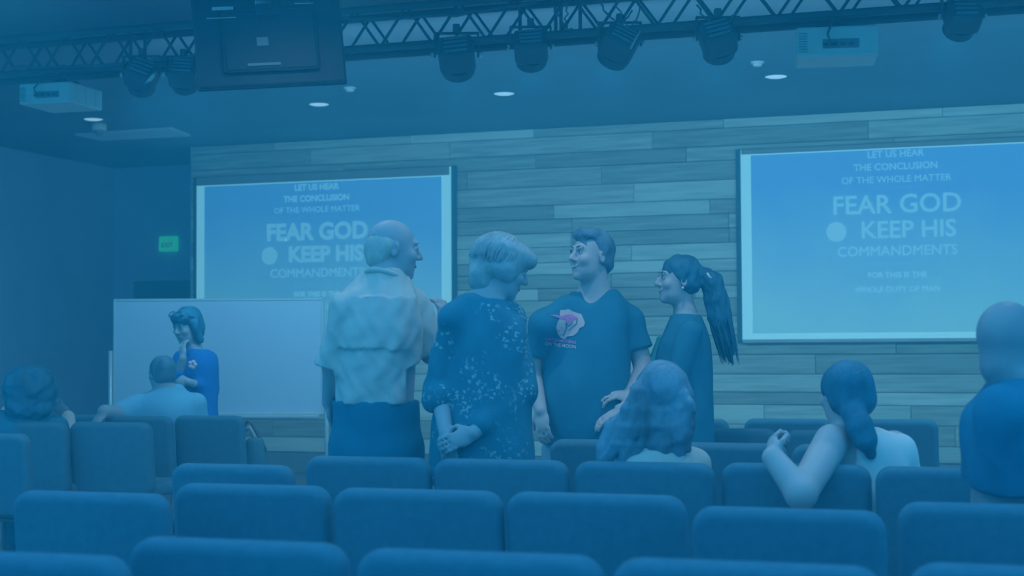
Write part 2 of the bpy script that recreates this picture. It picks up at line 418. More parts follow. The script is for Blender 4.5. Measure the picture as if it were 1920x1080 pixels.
def stage_light(px, py, wpx, roll, tilt, label):
    c = at_y(px, py, Y_TR - 0.01); d = float(np.dot(c - CAM, FWD)); s = wpx / F_PX * d / 0.23
    r = empty('stage_light', (c[0], c[1], c[2]), PSI); r.rotation_euler = (0, 0, PSI); r.scale = (s, s, s)
    tag(r, label, 'stage light', 'lamps hung from the truss')
    M = Matrix.Rotation(math.radians(roll), 3, 'Y') @ Matrix.Rotation(math.radians(-tilt), 3, 'X')
    bm = bmesh.new(); bm_box(bm, (0, 0, 0), (0.20, 0.16, 0.17), 0.03, 3, M)
    link('housing', me_of(bm, 'housing'), 'rig_black', r, False)
    for k in range(4):
        box('cooling_fin', M @ Vector((0, -0.085, 0.05 - 0.033 * k)), (0.13, 0.012, 0.014), 'projector_dark', r, 0.003, 1, M=M)
    lathe('lens', [(0.088, 0.0), (0.092, 0.05), (0.085, 0.055), (0.02, 0.05)], M @ Vector((0, 0.075, 0)), 'rig_black', r, 20, M @ Matrix.Rotation(math.radians(-90), 3, 'X'))
    box('yoke', (0, 0, 0.12), (0.25, 0.03, 0.012), 'rig_black', r, 0.003, 1)
    for sx in (-1, 1):
        box('yoke_arm', (sx * 0.12, 0, 0.055), (0.012, 0.035, 0.14), 'rig_black', r, 0.003, 1)
        lathe('knob', [(0.016, 0), (0.018, 0.012), (0.012, 0.016)], (sx * 0.126, 0, 0.0), 'shiny_metal', r, 10, Matrix.Rotation(sx * math.radians(90), 3, 'Y'))
    zt = (zb - c[2]) / s + 0.02
    box('clamp', (0, 0, (0.12 + max(zt, 0.17)) / 2), (0.04, 0.05, max(zt, 0.17) - 0.12), 'rig_black', r, 0.006, 1)
    l = bpy.data.lights.new('stage_beam', 'SPOT'); l.energy = 18; l.color = (0.16, 0.58, 1.0); l.spot_size = math.radians(110); l.spot_blend = 1.0; l.shadow_soft_size = 0.06
    lo = bpy.data.objects.new('beam', l); C.objects.link(lo); lo.parent = r
    lo.matrix_local = Matrix.Translation(M @ Vector((0, 0.16, 0))) @ Matrix.Rotation(math.radians(58), 4, 'X')
    return r
stage_light(856, 103, 78, -6, 35, 'dark stage lamp under the truss nearest the hanging monitor')
stage_light(995, 88, 72, -4, 40, 'dark stage lamp under the truss above the blonde woman')
stage_light(1162, 82, 76, 28, 40, 'tilted dark stage lamp with a pale strap above the woman with a ponytail')
stage_light(1346, 72, 76, -14, 35, 'dark stage lamp on the truss above the gap beside the right screen')
stage_light(1805, 30, 74, 0, 30, 'dark stage lamp at the truss end beyond the wider projector')
stage_light(266, 140, 66, 20, 35, 'dark stage lamp between the smaller projector and the hanging monitor')
stage_light(344, 138, 62, 4, 35, 'dark stage lamp partly hidden by the hanging monitor')
tag(tube('safety_strap', [at(1200, 58, 8.93), at(1190, 76, 8.92), at(1182, 92, 8.93)], 0.007, 'aluminium'), 'pale strap hanging from truss over the tilted stage lamp', 'strap')
for (px, py, dx, dy) in ((290, 140, 6, -12), (284, 150, 5, -7)):
    pass
tag(tube('safety_wire', [at(294, 134, 10.0), at(286, 142, 10.0), at(280, 150, 10.0), at(272, 156, 10.02)], [0.006, 0.014, 0.012, 0.005], 'shiny_metal'), 'shiny metal safety wire on the lamp beside the smaller projector', 'wire')

# ------------------------------------------------------------------ projectors
def projector(px, py, d, W, D, Hh, rz, label):
    c = at_y(px, py, Y_TR)
    r = empty('projector', (c[0], c[1], c[2] - Hh / 2), rz)
    tag(r, label, 'projector', 'ceiling projectors')
    box('shell', (0, 0, Hh / 2), (W, D, Hh), 'projector_shell', r, 0.014, 3)
    for k in range(8): box('vent_slat', (-W * 0.42, -D / 2 - 0.002, Hh * (0.18 + 0.085 * k)), (W * 0.11, 0.006, 0.004), 'projector_dark', r)
    box('port_panel', (0.02, -D / 2 - 0.002, Hh * 0.42), (W * 0.45, 0.006, Hh * 0.3), 'projector_dark', r, 0.002, 1)
    for k in range(4): box('port', (-0.06 + 0.045 * k, -D / 2 - 0.006, Hh * 0.40), (0.026, 0.008, 0.014), 'rig_black', r, 0.002, 1)
    box('label_sticker', (-W * 0.33, -D / 2 - 0.002, Hh * 0.22), (W * 0.08, 0.005, Hh * 0.24), 'print_pale', r)
    for k in range(3): box('side_rib', (W / 2 + 0.002, -D * 0.3 + D * 0.3 * k, Hh / 2), (0.008, 0.03, Hh * 0.8), 'projector_shell', r, 0.003, 1)
    lathe('lens', [(0.045, 0), (0.045, 0.04), (0.036, 0.045)], (W * 0.2, D / 2, Hh / 2), 'rig_black', r, 20, Matrix.Rotation(math.radians(-90), 3, 'X'))
    lathe('mount_plate', [(0.075, Hh), (0.075, Hh + 0.02), (0.03, Hh + 0.05)], (0, 0, 0), 'rig_black', r, 16)
    lathe('mount_pole', [(0.022, Hh + 0.03), (0.022, max(Hh + 0.08, zb - (c[2] - Hh / 2)))], (0, 0, 0), 'rig_black', r, 12)
    for sx in (-1, 1): tube('mount_arm', [(0, 0, Hh + 0.03), (sx * 0.1, 0.02, Hh + 0.03), (sx * 0.12, 0.04, Hh)], 0.009, 'rig_black', r, 6)
    tube('video_lead', [(0.0, -D / 2 - 0.01, Hh * 0.45), (-0.03, -D / 2 - 0.05, Hh * 0.3), (-0.05, -D / 2 - 0.04, Hh * 0.7), (-0.01, -D / 2 + 0.03, Hh + 0.06), (0, -0.01, Hh + 0.08)], 0.006, 'rig_cable', r, 6)
    return r
projector(115, 183, 9.3, 0.37, 0.40, 0.135, math.radians(4), 'smaller pale projector near the dark corner, seen from below and behind')
projector(1567, 88, 8.3, 0.425, 0.34, 0.165, math.radians(10), 'wider pale projector hanging above the right screen')

# ------------------------------------------------------------------ hanging monitor
mc = at(505, 70, 8.35)
mo = empty('hanging_monitor', (mc[0], mc[1], mc[2]), PSI + math.radians(7)); mo.rotation_euler = (math.radians(-4), math.radians(-4.5), PSI + math.radians(12))
tag(mo, 'large black flat panel hanging from the truss, back facing the seats', 'monitor')
box('back_case', (0, 0, 0), (0.765, 0.05, 0.52), 'monitor_black', mo, 0.012, 2)
box('screen_panel', (0, 0.03, 0), (0.77, 0.02, 0.525), 'monitor_black', mo, 0.004, 1)
box('inner_housing', (0.0, -0.03, -0.02), (0.5, 0.006, 0.34), 'monitor_black', mo, 0.02, 2)
box('mount_bracket', (0, -0.045, 0.2), (0.12, 0.02, 0.2), 'monitor_black', mo, 0.004, 1)
for sx in (-1, 1):
    tube('hanger', [(sx * 0.06, -0.07, 0.2), (sx * 0.06, -0.05, 0.46)], 0.014, 'monitor_black', mo)
    tube('hook', [(sx * 0.14, -0.03, 0.26), (sx * 0.14, -0.06, 0.30), (sx * 0.14, -0.03, 0.34)], 0.01, 'shiny_metal', mo)
box('rating_label', (-0.04, -0.038, -0.03), (0.06, 0.002, 0.045), 'projector_dark', mo)
box('port_strip', (-0.04, -0.038, -0.15), (0.17, 0.004, 0.014), 'projector_dark', mo)
for (x, z_, w_, h_) in ((-0.23, 0.15, 0.11, 0.018), (-0.02, 0.175, 0.085, 0.022), (-0.24, 0.205, 0.15, 0.005), (-0.02, 0.205, 0.1, 0.006), (0.19, 0.16, 0.1, 0.005), (-0.24, 0.1, 0.15, 0.005)):
    box('metal_trim', (x, -0.04, z_), (w_, 0.03, h_), 'shiny_metal', mo, 0.002, 1)

# ------------------------------------------------------------------ whiteboard
wd_ = 11.9
wtl, wbr = at(213, 560, wd_), at(607, 778, wd_)
W_ = 394 / F_PX * wd_; Hb = 218 / F_PX * wd_
cbase = (wtl + wbr) / 2
wb = empty('whiteboard', (cbase[0], cbase[1], 0), PSI)
tag(wb, 'large mobile whiteboard on a stand behind the woman in blue', 'whiteboard')
zc = cbase[2]
box('writing_surface', (0, 0, zc), (W_ - 0.03, 0.016, Hb - 0.03), 'board_white', wb)
for sz in (-1, 1): box('edge_rail', (0, 0, zc + sz * (Hb / 2 - 0.008)), (W_, 0.026, 0.02), 'aluminium', wb, 0.004, 1)
for sx in (-1, 1):
    box('side_rail', (sx * (W_ / 2 - 0.008), 0, zc), (0.02, 0.026, Hb), 'aluminium', wb, 0.004, 1)
    tube('post', [(sx * (W_ / 2 + 0.022), 0.0, 0.06), (sx * (W_ / 2 + 0.022), 0.0, zc + 0.05)], 0.017, 'aluminium', wb)
    tube('foot', [(sx * (W_ / 2 + 0.022), -0.3, 0.06), (sx * (W_ / 2 + 0.022), 0.3, 0.06)], 0.02, 'aluminium', wb)
    for sy in (-1, 1): lathe('caster', [(0.03, -0.012), (0.03, 0.012)], (sx * (W_ / 2 + 0.022), sy * 0.27, 0.03), 'rig_black', wb, 14, Matrix.Rotation(math.radians(90), 3, 'Y'))
box('pen_tray', (0, -0.035, zc - Hb / 2 - 0.012), (W_ * 0.96, 0.07, 0.02), 'aluminium', wb, 0.004, 1)
tube('cross_bar', [(-W_ / 2 - 0.02, 0, 0.2), (W_ / 2 + 0.02, 0, 0.2)], 0.014, 'aluminium', wb)

# ------------------------------------------------------------------ chairs
CH_TOP = 0.84
def chair_proto():
    r = empty('chair')
    # backrest slightly leaning back: local -y is the back of the chair
    M = Matrix.Rotation(math.radians(6), 3, 'X')
    bm = bmesh.new()
    bmesh.ops.create_cube(bm, size=1.0)
    for v in bm.verts: v.co = Vector((v.co.x * 0.505, v.co.y * 0.075, v.co.z * 0.42))
    bmesh.ops.bevel(bm, geom=[e for e in bm.edges if abs(e.verts[0].co.y - e.verts[1].co.y) > 0.05], offset=0.055, segments=5, profile=0.5, affect='EDGES')
    bmesh.ops.bevel(bm, geom=[e for e in bm.edges if abs(abs(e.verts[0].co.y) - 0.0375) < 1e-4 and abs(e.verts[0].co.y - e.verts[1].co.y) < 1e-4 and len(e.link_faces) == 2 and abs(e.link_faces[0].normal.dot(e.link_faces[1].normal)) < 0.5], offset=0.03, segments=4, profile=0.5, affect='EDGES')
    for v in bm.verts: v.co = M @ v.co + Vector((0, -0.235, 0.63))
    link('backrest', me_of(bm, 'backrest'), 'chair_fabric', r, True)
    bm = bmesh.new(); bm_box(bm, (0, 0.02, 0.445), (0.50, 0.46, 0.08), 0.034, 4)
    link('seat', me_of(bm, 'seat'), 'chair_fabric', r, True)
    for sx in (-1, 1):
        tube('leg', [(sx * 0.225, 0.2, 0.41), (sx * 0.235, 0.23, 0.0)], 0.013, 'chair_metal', r)
        tube('leg', [(sx * 0.225, -0.19, 0.41), (sx * 0.235, -0.27, 0.0)], 0.013, 'chair_metal', r)
        tube('back_upright', [(sx * 0.225, -0.19, 0.41), (sx * 0.225, -0.215, 0.50), (sx * 0.225, -0.225, 0.62)], 0.012, 'chair_metal', r)
    tube('stretcher', [(-0.225, 0.2, 0.40), (0.225, 0.2, 0.40)], 0.011, 'chair_metal', r)
    tube('stretcher', [(-0.225, -0.19, 0.40), (0.225, -0.19, 0.40)], 0.011, 'chair_metal', r)
    return r
CHAIRS = [
 # left px, right px, top px, label
 (-150, 232, 1036, 'padded chair in the nearest row, cut by the lower left corner'),
 (238, 652, 1012, 'padded chair in the nearest row, second from the left edge'),
 (656, 1126, 1034, 'padded chair in the nearest row, third from the left edge'),
 (1132, 1655, 1053, 'padded chair in the nearest row, fourth from the left edge'),
 (1690, 2260, 1064, 'padded chair in the nearest row, cut by the lower right corner'),
 (22, 315, 922, 'padded chair in the second nearest row, first from the left edge'),
 (323, 615, 908, 'padded chair in the second nearest row, second from the left edge'),
 (618, 938, 917, 'padded chair in the second nearest row, third from the left edge'),
 (944, 1290, 925, 'padded chair in the second nearest row, fourth from the left edge'),
 (1292, 1666, 953, 'padded chair in the second nearest row, fifth from the left edge'),
 (1669, 2062, 944, 'padded chair in the second nearest row, in front of the bald man'),
 (320, 550, 870, 'padded chair in the third row standing alone left of a gap'),
 (570, 808, 856, 'padded chair in the third row directly in front of the white-shirted man'),
 (811, 1070, 861, 'padded chair in the third row in front of the woman in floral blouse'),
 (1072, 1342, 866, 'padded chair in the third row in front of the long-haired seated person'),
 (1345, 1634, 869, 'padded chair in the third row under the bare bent elbow'),
 (1636, 1925, 876, 'padded chair in the third row between white-topped woman and bald man'),
 (1026, 1255, 824, 'padded chair whose top shows just in front of the man in printed T-shirt'),
 (1258, 1476, 830, 'padded chair at the far side of the long-haired seated person'),
 (1482, 1728, 834, 'padded chair just ahead of the white-topped woman'),
 (1270, 1461, 803, 'padded chair behind the ponytailed woman, middle of the three stacked tops'),
 (1467, 1660, 807, 'padded chair beyond the bent bare arm, left of the white-topped woman'),
 (1205, 1366, 785, 'farthest padded chair, a corner showing right beside the ponytailed woman'),
 (1392, 1562, 785, 'farthest padded chair just left of the white-topped woman against planks'),
 (1580, 1762, 786, 'farthest padded chair right of the white-topped woman against planks'),
 (-110, 56, 812, 'padded chair cut by the left edge below the dark-haired seated person'),
 (-30, 126, 791, 'padded chair behind the back of the dark curly-haired seated person'),
 (130, 284, 791, 'padded chair at the row end in front of the light-blue-shirted man'),
 (60, 196, 777, 'distant padded chair between curly-haired person and light-blue-shirted man'),
 (196, 324, 780, 'distant padded chair under the light-blue-shirted man'),
 (326, 456, 779, 'distant padded chair with a bag hanging at its side'),
]
proto = chair_proto()
first = True
CHAIR_AT = {}
for (xl, xr, yt, lab) in CHAIRS:
    p = at_z((xl + xr) / 2, yt, CH_TOP)
    Y = p[1]
    wpx = at_y(xr, yt, Y)[0] - at_y(xl, yt, Y)[0]
    o = proto if first else copy_tree(proto)
    first = False
    o.location = (p[0], Y + 0.257, 0)
    o.scale = (wpx / 0.505 * 0.97, 1, 1)
    o.rotation_euler = (0, 0, math.radians(rnd.uniform(-1.5, 1.5)))
    tag(o, lab, 'chair', 'padded chairs in rows')
    CHAIR_AT[(xl, yt)] = o.location.copy()

# bag hanging beside the distant chair
dB = float(np.dot(at_z(456, 779, CH_TOP) - CAM, FWD))
bg = empty('tote_bag', at(478, 850, dB + 0.1)); bg.rotation_euler = (0, 0, PSI)
tag(bg, 'dark tote bag with a strap hanging beside the distant chair', 'bag')
kB = dB / F_PX
bm = bmesh.new(); bm_box(bm, (0, 0, 0.0), (46 * kB, 0.12, 60 * kB), 0.03, 3, None, 0.7)
link('body', me_of(bm, 'body'), 'black_frame', bg, True)
tube('strap', [(-24 * kB, 0, 20 * kB), (-22 * kB, 0, 50 * kB), (-14 * kB, 0, 62 * kB), (-6 * kB, 0, 56 * kB), (10 * kB, 0, 28 * kB), (20 * kB, 0, 4 * kB)], 0.012, 'rig_black', bg)
tube('lining', [(-20 * kB, 0.01, 44 * kB), (-10 * kB, 0.01, 50 * kB), (0, 0.01, 32 * kB), (8 * kB, 0.01, 22 * kB)], 0.02, 'aluminium', bg)

# ------------------------------------------------------------------ people: smooth distance fields turned into one surface
def rotm(yaw=0.0, pitch=0.0, roll=0.0):          # degrees; columns are right, forward, up of the turned frame
    return np.array(Matrix.Rotation(math.radians(yaw), 3, 'Z') @ Matrix.Rotation(math.radians(pitch), 3, 'X') @ Matrix.Rotation(math.radians(roll), 3, 'Y'))
class Field:
    def __init__(s, lo, hi, res):
        s.lo = np.array(lo, float); s.res = res
        n = np.ceil((np.array(hi) - s.lo) / res).astype(int) + 1
        s.ax = [s.lo[i] + res * np.arange(n[i]) for i in range(3)]
        s.S = np.full(n, 0.2, np.float32)
    def win(s, lo, hi):
        sl = []
        for i in range(3):
            a = int(np.clip((lo[i] - s.lo[i]) / s.res, 0, s.S.shape[i])); b = int(np.clip((hi[i] - s.lo[i]) / s.res + 2, 0, s.S.shape[i]))
            sl.append(slice(a, b))
        X = s.ax[0][sl[0]][:, None, None].astype(np.float32); Y = s.ax[1][sl[1]][None, :, None].astype(np.float32); Z = s.ax[2][sl[2]][None, None, :].astype(np.float32)
        return tuple(sl), X, Y, Z
    def put(s, prim, k=0.02, mode='+'):
        fn, lo, hi = prim
        m = 0.04 + k
        sl, X, Y, Z = s.win(np.array(lo) - m, np.array(hi) + m)
        A = s.S[sl]
        if A.size == 0: return s
        B = fn(X, Y, Z)
        if mode == '-':
            A = -A
        h = np.clip(0.5 + 0.5 * (B - A) / max(k, 1e-5), 0, 1)
        R = B * (1 - h) + A * h - k * h * (1 - h)
        s.S[sl] = -R if mode == '-' else R
        return s
    def wrinkle(s, amp, freq, seed, stretch=(1, 1, 1), n=5):
        rr = np.random.RandomState(seed)
        X = s.ax[0][:, None, None]; Y = s.ax[1][None, :, None]; Z = s.ax[2][None, None, :]
        T = np.zeros(s.S.shape, np.float32)
        for i in range(n):
            v = rr.normal(size=3); v = v / np.linalg.norm(v) * freq * rr.uniform(0.6, 1.6) * np.array(stretch)
            T += np.sin(v[0] * X + v[1] * Y + v[2] * Z + rr.uniform(0, 6.28) + 1.3 * np.sin(0.6 * (v[1] * X - v[0] * Y + v[0] * Z))).astype(np.float32)
        s.S += amp * T / n * 2
        return s
    def below(s, fn):                             # keep only where fn(X,Y,Z) <= 0
        X = s.ax[0][:, None, None]; Y = s.ax[1][None, :, None]; Z = s.ax[2][None, None, :]
        s.S = np.maximum(s.S, fn(X, Y, Z).astype(np.float32)); return s
    def mesh(s, name):
        S = s.S.copy()
        for i in range(3):
            ix = [slice(None)] * 3
            ix[i] = 0; S[tuple(ix)] = 0.05; ix[i] = -1; S[tuple(ix)] = 0.05
        ng = S < 0
        cnt = np.zeros(tuple(n - 1 for n in S.shape), np.uint8)
        off = [(a, b, c) for a in (0, 1) for b in (0, 1) for c in (0, 1)]
        sh = cnt.shape
        for (a, b, c) in off: cnt += ng[a:a + sh[0], b:b + sh[1], c:c + sh[2]]
        I, J, K = np.nonzero((cnt > 0) & (cnt < 8))
        idx = np.full(sh, -1, np.int32); idx[I, J, K] = np.arange(len(I))
        V = np.stack([S[I + a, J + b, K + c] for (a, b, c) in off], 1)
        acc = np.zeros((len(I), 3), np.float32); num = np.zeros(len(I), np.float32)
        O = np.array(off, np.float32)
        for e0 in range(8):
            for e1 in range(e0 + 1, 8):
                if np.abs(O[e0] - O[e1]).sum() != 1: continue
                v0, v1 = V[:, e0], V[:, e1]; mk = (v0 < 0) != (v1 < 0)
                t = np.where(mk, v0 / np.where(mk, v0 - v1, 1), 0)
                acc += mk[:, None] * (O[e0] + t[:, None] * (O[e1] - O[e0])); num += mk
        P = (np.stack([I, J, K], 1) + acc / num[:, None]) * s.res + s.lo
        quads = []
        for axis in range(3):
            A = [slice(None)] * 3; B = [slice(None)] * 3
            A[axis] = slice(0, -1); B[axis] = slice(1, None)
            df = ng[tuple(A)] != ng[tuple(B)]
            i, j, k = np.nonzero(df)
            q = np.stack([i, j, k], 1)
            o1, o2 = [(1, 2), (2, 0), (0, 1)][axis]
            ok = (q[:, o1] > 0) & (q[:, o2] > 0) & (q[:, o1] < sh[o1]) & (q[:, o2] < sh[o2])
            q = q[ok]; ins = ng[q[:, 0], q[:, 1], q[:, 2]]
            def cell(d1, d2):
                c = q.copy(); c[:, o1] += d1; c[:, o2] += d2
                return idx[c[:, 0], c[:, 1], c[:, 2]]
            Q = np.stack([cell(-1, -1), cell(0, -1), cell(0, 0), cell(-1, 0)], 1)
            Q[~ins] = Q[~ins][:, ::-1]
            quads.append(Q)
        Q = np.concatenate(quads); Q = Q[(Q >= 0).all(1)]
        me = bpy.data.meshes.new(name)
        me.vertices.add(len(P)); me.vertices.foreach_set('co', P.astype(np.float32).ravel())
        me.loops.add(Q.size); me.loops.foreach_set('vertex_index', Q.astype(np.int32).ravel())
        me.polygons.add(len(Q)); me.polygons.foreach_set('loop_start', np.arange(0, Q.size, 4, dtype=np.int32))
        me.update(calc_edges=True); me.validate()
        return me
def cap(a, b, ra, rb=None):
    a = np.array(a, float); b = np.array(b, float); rb = ra if rb is None else rb
    ab = b - a; L2 = max(float(ab @ ab), 1e-9)
    def fn(X, Y, Z):
        t = np.clip(((X - a[0]) * ab[0] + (Y - a[1]) * ab[1] + (Z - a[2]) * ab[2]) / L2, 0, 1)
        return np.sqrt((X - a[0] - t * ab[0]) ** 2 + (Y - a[1] - t * ab[1]) ** 2 + (Z - a[2] - t * ab[2]) ** 2) - (ra + (rb - ra) * t)
    r = max(ra, rb)
    return fn, np.minimum(a, b) - r, np.maximum(a, b) + r
def ell(c, r, R=None):
    c = np.array(c, float); r = np.array(r, float); R = np.eye(3) if R is None else R
    def fn(X, Y, Z):
        x, y, z = X - c[0], Y - c[1], Z - c[2]
        u = [(x * R[0, i] + y * R[1, i] + z * R[2, i]) for i in range(3)]
        k0 = np.sqrt((u[0] / r[0]) ** 2 + (u[1] / r[1]) ** 2 + (u[2] / r[2]) ** 2)
        k1 = np.sqrt((u[0] / r[0] ** 2) ** 2 + (u[1] / r[1] ** 2) ** 2 + (u[2] / r[2] ** 2) ** 2)
        return k0 * (k0 - 1) / np.maximum(k1, 1e-4)
    m = r.max()
    return fn, c - m, c + m
def loft(keys, yaw, grow=0.0, z0=None, z1=None):
    """keys: (z, half width, half depth, cx, cy) from bottom to top; an elliptic trunk turned by yaw."""
    K = np.array(keys, float); c, sn = math.cos(math.radians(yaw)), math.sin(math.radians(yaw))
    zz = np.linspace(K[0, 0], K[-1, 0], 80)
    cols = []
    for i in range(1, 5):
        v = np.interp(zz, K[:, 0], K[:, i])
        v = np.convolve(np.pad(v, 5, 'edge'), np.ones(11) / 11, 'valid'); cols.append(v)
    lo_z = K[0, 0] if z0 is None else z0; hi_z = K[-1, 0] if z1 is None else z1
    def fn(X, Y, Z):
        z = np.clip(Z, zz[0], zz[-1])
        a, b, cx, cy = [np.interp(z.ravel(), zz, v).reshape(z.shape).astype(np.float32) for v in cols]
        x, y = X - cx, Y - cy
        u, v = x * c + y * sn, -x * sn + y * c
        a = a + grow; b = b + grow
        k0 = np.sqrt((u / a) ** 2 + (v / b) ** 2); k1 = np.sqrt((u / a ** 2) ** 2 + (v / b ** 2) ** 2)
        d = k0 * (k0 - 1) / np.maximum(k1, 1e-3)
        return np.maximum(d, np.maximum(lo_z - Z, Z - hi_z))
    m = K[:, 1:3].max() + grow
    return fn, (K[:, 3].min() - m, K[:, 4].min() - m, lo_z), (K[:, 3].max() + m, K[:, 4].max() + m, hi_z)

class Person:
    def __init__(s, px, d, label, res=0.007, skin='skin_fair', hx=0.62, hy=0.62, H=1.9):
        b = at(px, 700, d); s.base = np.array([b[0], b[1], 0.0]); s.d = d; s.px = px
        s.res = res; s.label = label; s.skin = skin
        s.lo = (-hx, -hy, -0.01); s.hi = (hx, hy, H)
        s.body = Field(s.lo, s.hi, res)
        s.parts = []
    def J(s, px, py, dd=0.0):                       # a point of the figure, dd metres farther than its centre
        p = at(px, py, s.d + dd) - s.base
        c, sn = math.cos(-PSI), math.sin(-PSI)
        return np.array([c * p[0] - sn * p[1], sn * p[0] + c * p[1], p[2]])
    def head(s, c, yaw, pitch=0, roll=0, k=1.0, fat=1.0, neck_to=None, neck_r=0.055, face=True, smile=0.0):
        R = rotm(yaw, pitch, roll); s.hc, s.hR, s.hk = np.array(c), R, k
        T = lambda x, y, z: s.hc + R @ (np.array([x, y, z]) * k)
        s.HT = T
        B = s.body
        if neck_to is not None: B.put(cap(T(0, -0.022, -0.055), neck_to, neck_r * 0.97, neck_r * 1.12), 0.03)
        B.put(ell(T(0, -0.014, 0.03), np.array([0.076, 0.096, 0.088]) * k, R), 0.03)
        B.put(ell(T(0, 0.030, -0.035), np.array([0.061 * fat, 0.062, 0.078]) * k, R), 0.025)
        B.put(ell(T(0, 0.034, -0.075), np.array([0.048 * fat, 0.050, 0.040]) * k, R), 0.025)
        B.put(ell(T(0, 0.074, -0.098), np.array([0.020, 0.017, 0.017]) * k, R), 0.02)
        for sx in (-1, 1):
            B.put(ell(T(sx * 0.036, 0.066, -0.022), np.array([0.026, 0.024, 0.026]) * k * fat, R), 0.015)
            B.put(ell(T(sx * 0.077, -0.008, -0.006), np.array([0.008, 0.019, 0.031]) * k, R @ rotm(-sx * 18, -8, 0)), 0.006)
            B.put(ell(T(sx * 0.083, -0.006, -0.004), np.array([0.006, 0.010, 0.017]) * k, R), 0.004, '-')
        B.put(cap(T(-0.034, 0.082, 0.031), T(0.034, 0.082, 0.031), 0.011 * k), 0.016)
        if face:
            for sx in (-1, 1): B.put(ell(T(sx * 0.031, 0.099, 0.012), np.array([0.017, 0.013, 0.011]) * k, R), 0.010, '-')
        B.put(cap(T(0, 0.088, 0.020), T(0, 0.112, -0.020), 0.008 * k, 0.013 * k), 0.010)
        for sx in (-1, 1): B.put(ell(T(sx * 0.011, 0.099, -0.026), np.array([0.009, 0.010, 0.008]) * k, R), 0.006)
        B.put(cap(T(-0.016, 0.087, -0.052), T(0.016, 0.087, -0.052), 0.008 * k), 0.006)
        B.put(cap(T(-0.014, 0.086, -0.066), T(0.014, 0.086, -0.066), 0.008 * k), 0.006)
    def face_parts(s, smile=0.0, brow='hair_brown', eyes=True):
        T, k, R = s.HT, s.hk, s.hR
        for sx in (-1, 1):
            if eyes:
                bm = bmesh.new(); bmesh.ops.create_uvsphere(bm, u_segments=14, v_segments=8, radius=0.0108 * k)
                for v in bm.verts: v.co = Vector(T(sx * 0.031, 0.0815, 0.011)) + v.co
                s.parts.append(('eye', me_of(bm, 'eye'), 'eye_white', None))
                bm = bmesh.new(); bmesh.ops.create_uvsphere(bm, u_segments=10, v_segments=6, radius=0.0062 * k)
                for v in bm.verts: v.co = Vector(T(sx * 0.031, 0.0885, 0.011)) + v.co
                s.parts.append(('iris', me_of(bm, 'iris'), 'hair_dark', None))
            bm = bmesh.new(); bm_tube(bm, [T(sx * 0.013, 0.0945, 0.034), T(sx * 0.03, 0.0925, 0.039), T(sx * 0.048, 0.079, 0.032)], [0.0025 * k, 0.0035 * k, 0.0015 * k], 8)
            s.parts.append(('eyebrow', me_of(bm, 'eyebrow'), brow, None))
            bm = bmesh.new(); bm_tube(bm, [T(sx * 0.017, 0.0935, 0.0185), T(sx * 0.031, 0.0945, 0.0215), T(sx * 0.046, 0.083, 0.013)], [0.0022 * k, 0.0028 * k, 0.0015 * k], 8)
            s.parts.append(('eyelid', me_of(bm, 'eyelid'), brow, None))
        bm = bmesh.new()
        bm_tube(bm, [T(x, 0.0965 - abs(x) * 0.2 - x * x * 4, -0.059 + smile * x * x * 14) for x in (-0.033, -0.02, -0.009, 0, 0.009, 0.02, 0.033)], [0.001, 0.0035, 0.0045, 0.0045, 0.0045, 0.0035, 0.001], 8)
        s.parts.append(('lips', me_of(bm, 'lips'), 'lip_tone', None))
        if smile > 0.3:
            bm = bmesh.new()
            bm_tube(bm, [T(x, 0.0985 - abs(x) * 0.2 - x * x * 4, -0.058 + smile * x * x * 14) for x in (-0.024, -0.012, 0, 0.012, 0.024)], [0.001, 0.003, 0.0035, 0.003, 0.001], 8)
            s.parts.append(('teeth', me_of(bm, 'teeth'), 'eye_white', None))
    def hair(s, prims, cuts, mtl, wr=(0.004, 90), res=0.0055, stretch=(1, 1, 0.35), name='hair', seed=3, lo=None, hi=None, k=0.02):
        m = 0.24
        F = Field(s.hc - m if lo is None else lo, s.hc + m if hi is None else hi, res)
        T, R, kk = s.HT, s.hR, s.hk
        for p in prims:
            if p[0] == 'e': F.put(ell(T(*p[1]), np.array(p[2]) * kk, R @ rotm(*(p[3] if len(p) > 3 else (0, 0, 0)))), k)
            elif p[0] == 'c': F.put(cap(T(*p[1]), T(*p[2]), p[3] * kk, p[4] * kk), k)
            elif p[0] == 'w': F.put(cap(p[1], p[2], p[3], p[4]), k)
        for p in cuts:
            F.put(ell(T(*p[1]), np.array(p[2]) * kk, R @ rotm(*(p[3] if len(p) > 3 else (0, 0, 0)))), 0.012, '-')
        if wr: F.wrinkle(wr[0], wr[1], seed, stretch, 7)
        s.parts.append((name, F.mesh(name), mtl, None))
    def strands(s, paths, n, jit, r, mtl, seed=1, name='hair_strands'):
        rr = random.Random(seed); bm = bmesh.new()
        for _ in range(n):
            i = rr.randrange(len(paths) - 1); A = [np.array(p) for p in paths[i]]; B = [np.array(p) for p in paths[i + 1]]
            t = rr.random(); off = np.array([rr.gauss(0, jit), rr.gauss(0, jit), rr.gauss(0, jit * 0.5)])
            m_ = len(A); cut = rr.uniform(0.6, 1.05)
            raw = [A[k] * (1 - t) + B[k] * t + off * (0.4 + 0.9 * k / m_) for k in range(m_)]
            pts = []
            for u in np.linspace(0, (m_ - 1) * min(cut, 1), 9):
                k = min(int(u), m_ - 2); f = u - k
                pts.append(raw[k] * (1 - f) + raw[k + 1] * f + np.array([math.sin(u * 2.2 + i), 0, math.cos(u * 1.7 + i)]) * jit * 0.35)
            for _k in range(2): pts = [pts[0]] + [(pts[k - 1] + 2 * pts[k] + pts[k + 1]) / 4 for k in range(1, len(pts) - 1)] + [pts[-1]]
            rad = [r * w_ for w_ in (0.6, 0.9, 1, 1, 1, 1, 0.9, 0.7, 0.3)]
            bm_tube(bm, [Vector(p) for p in pts], rad, 5)
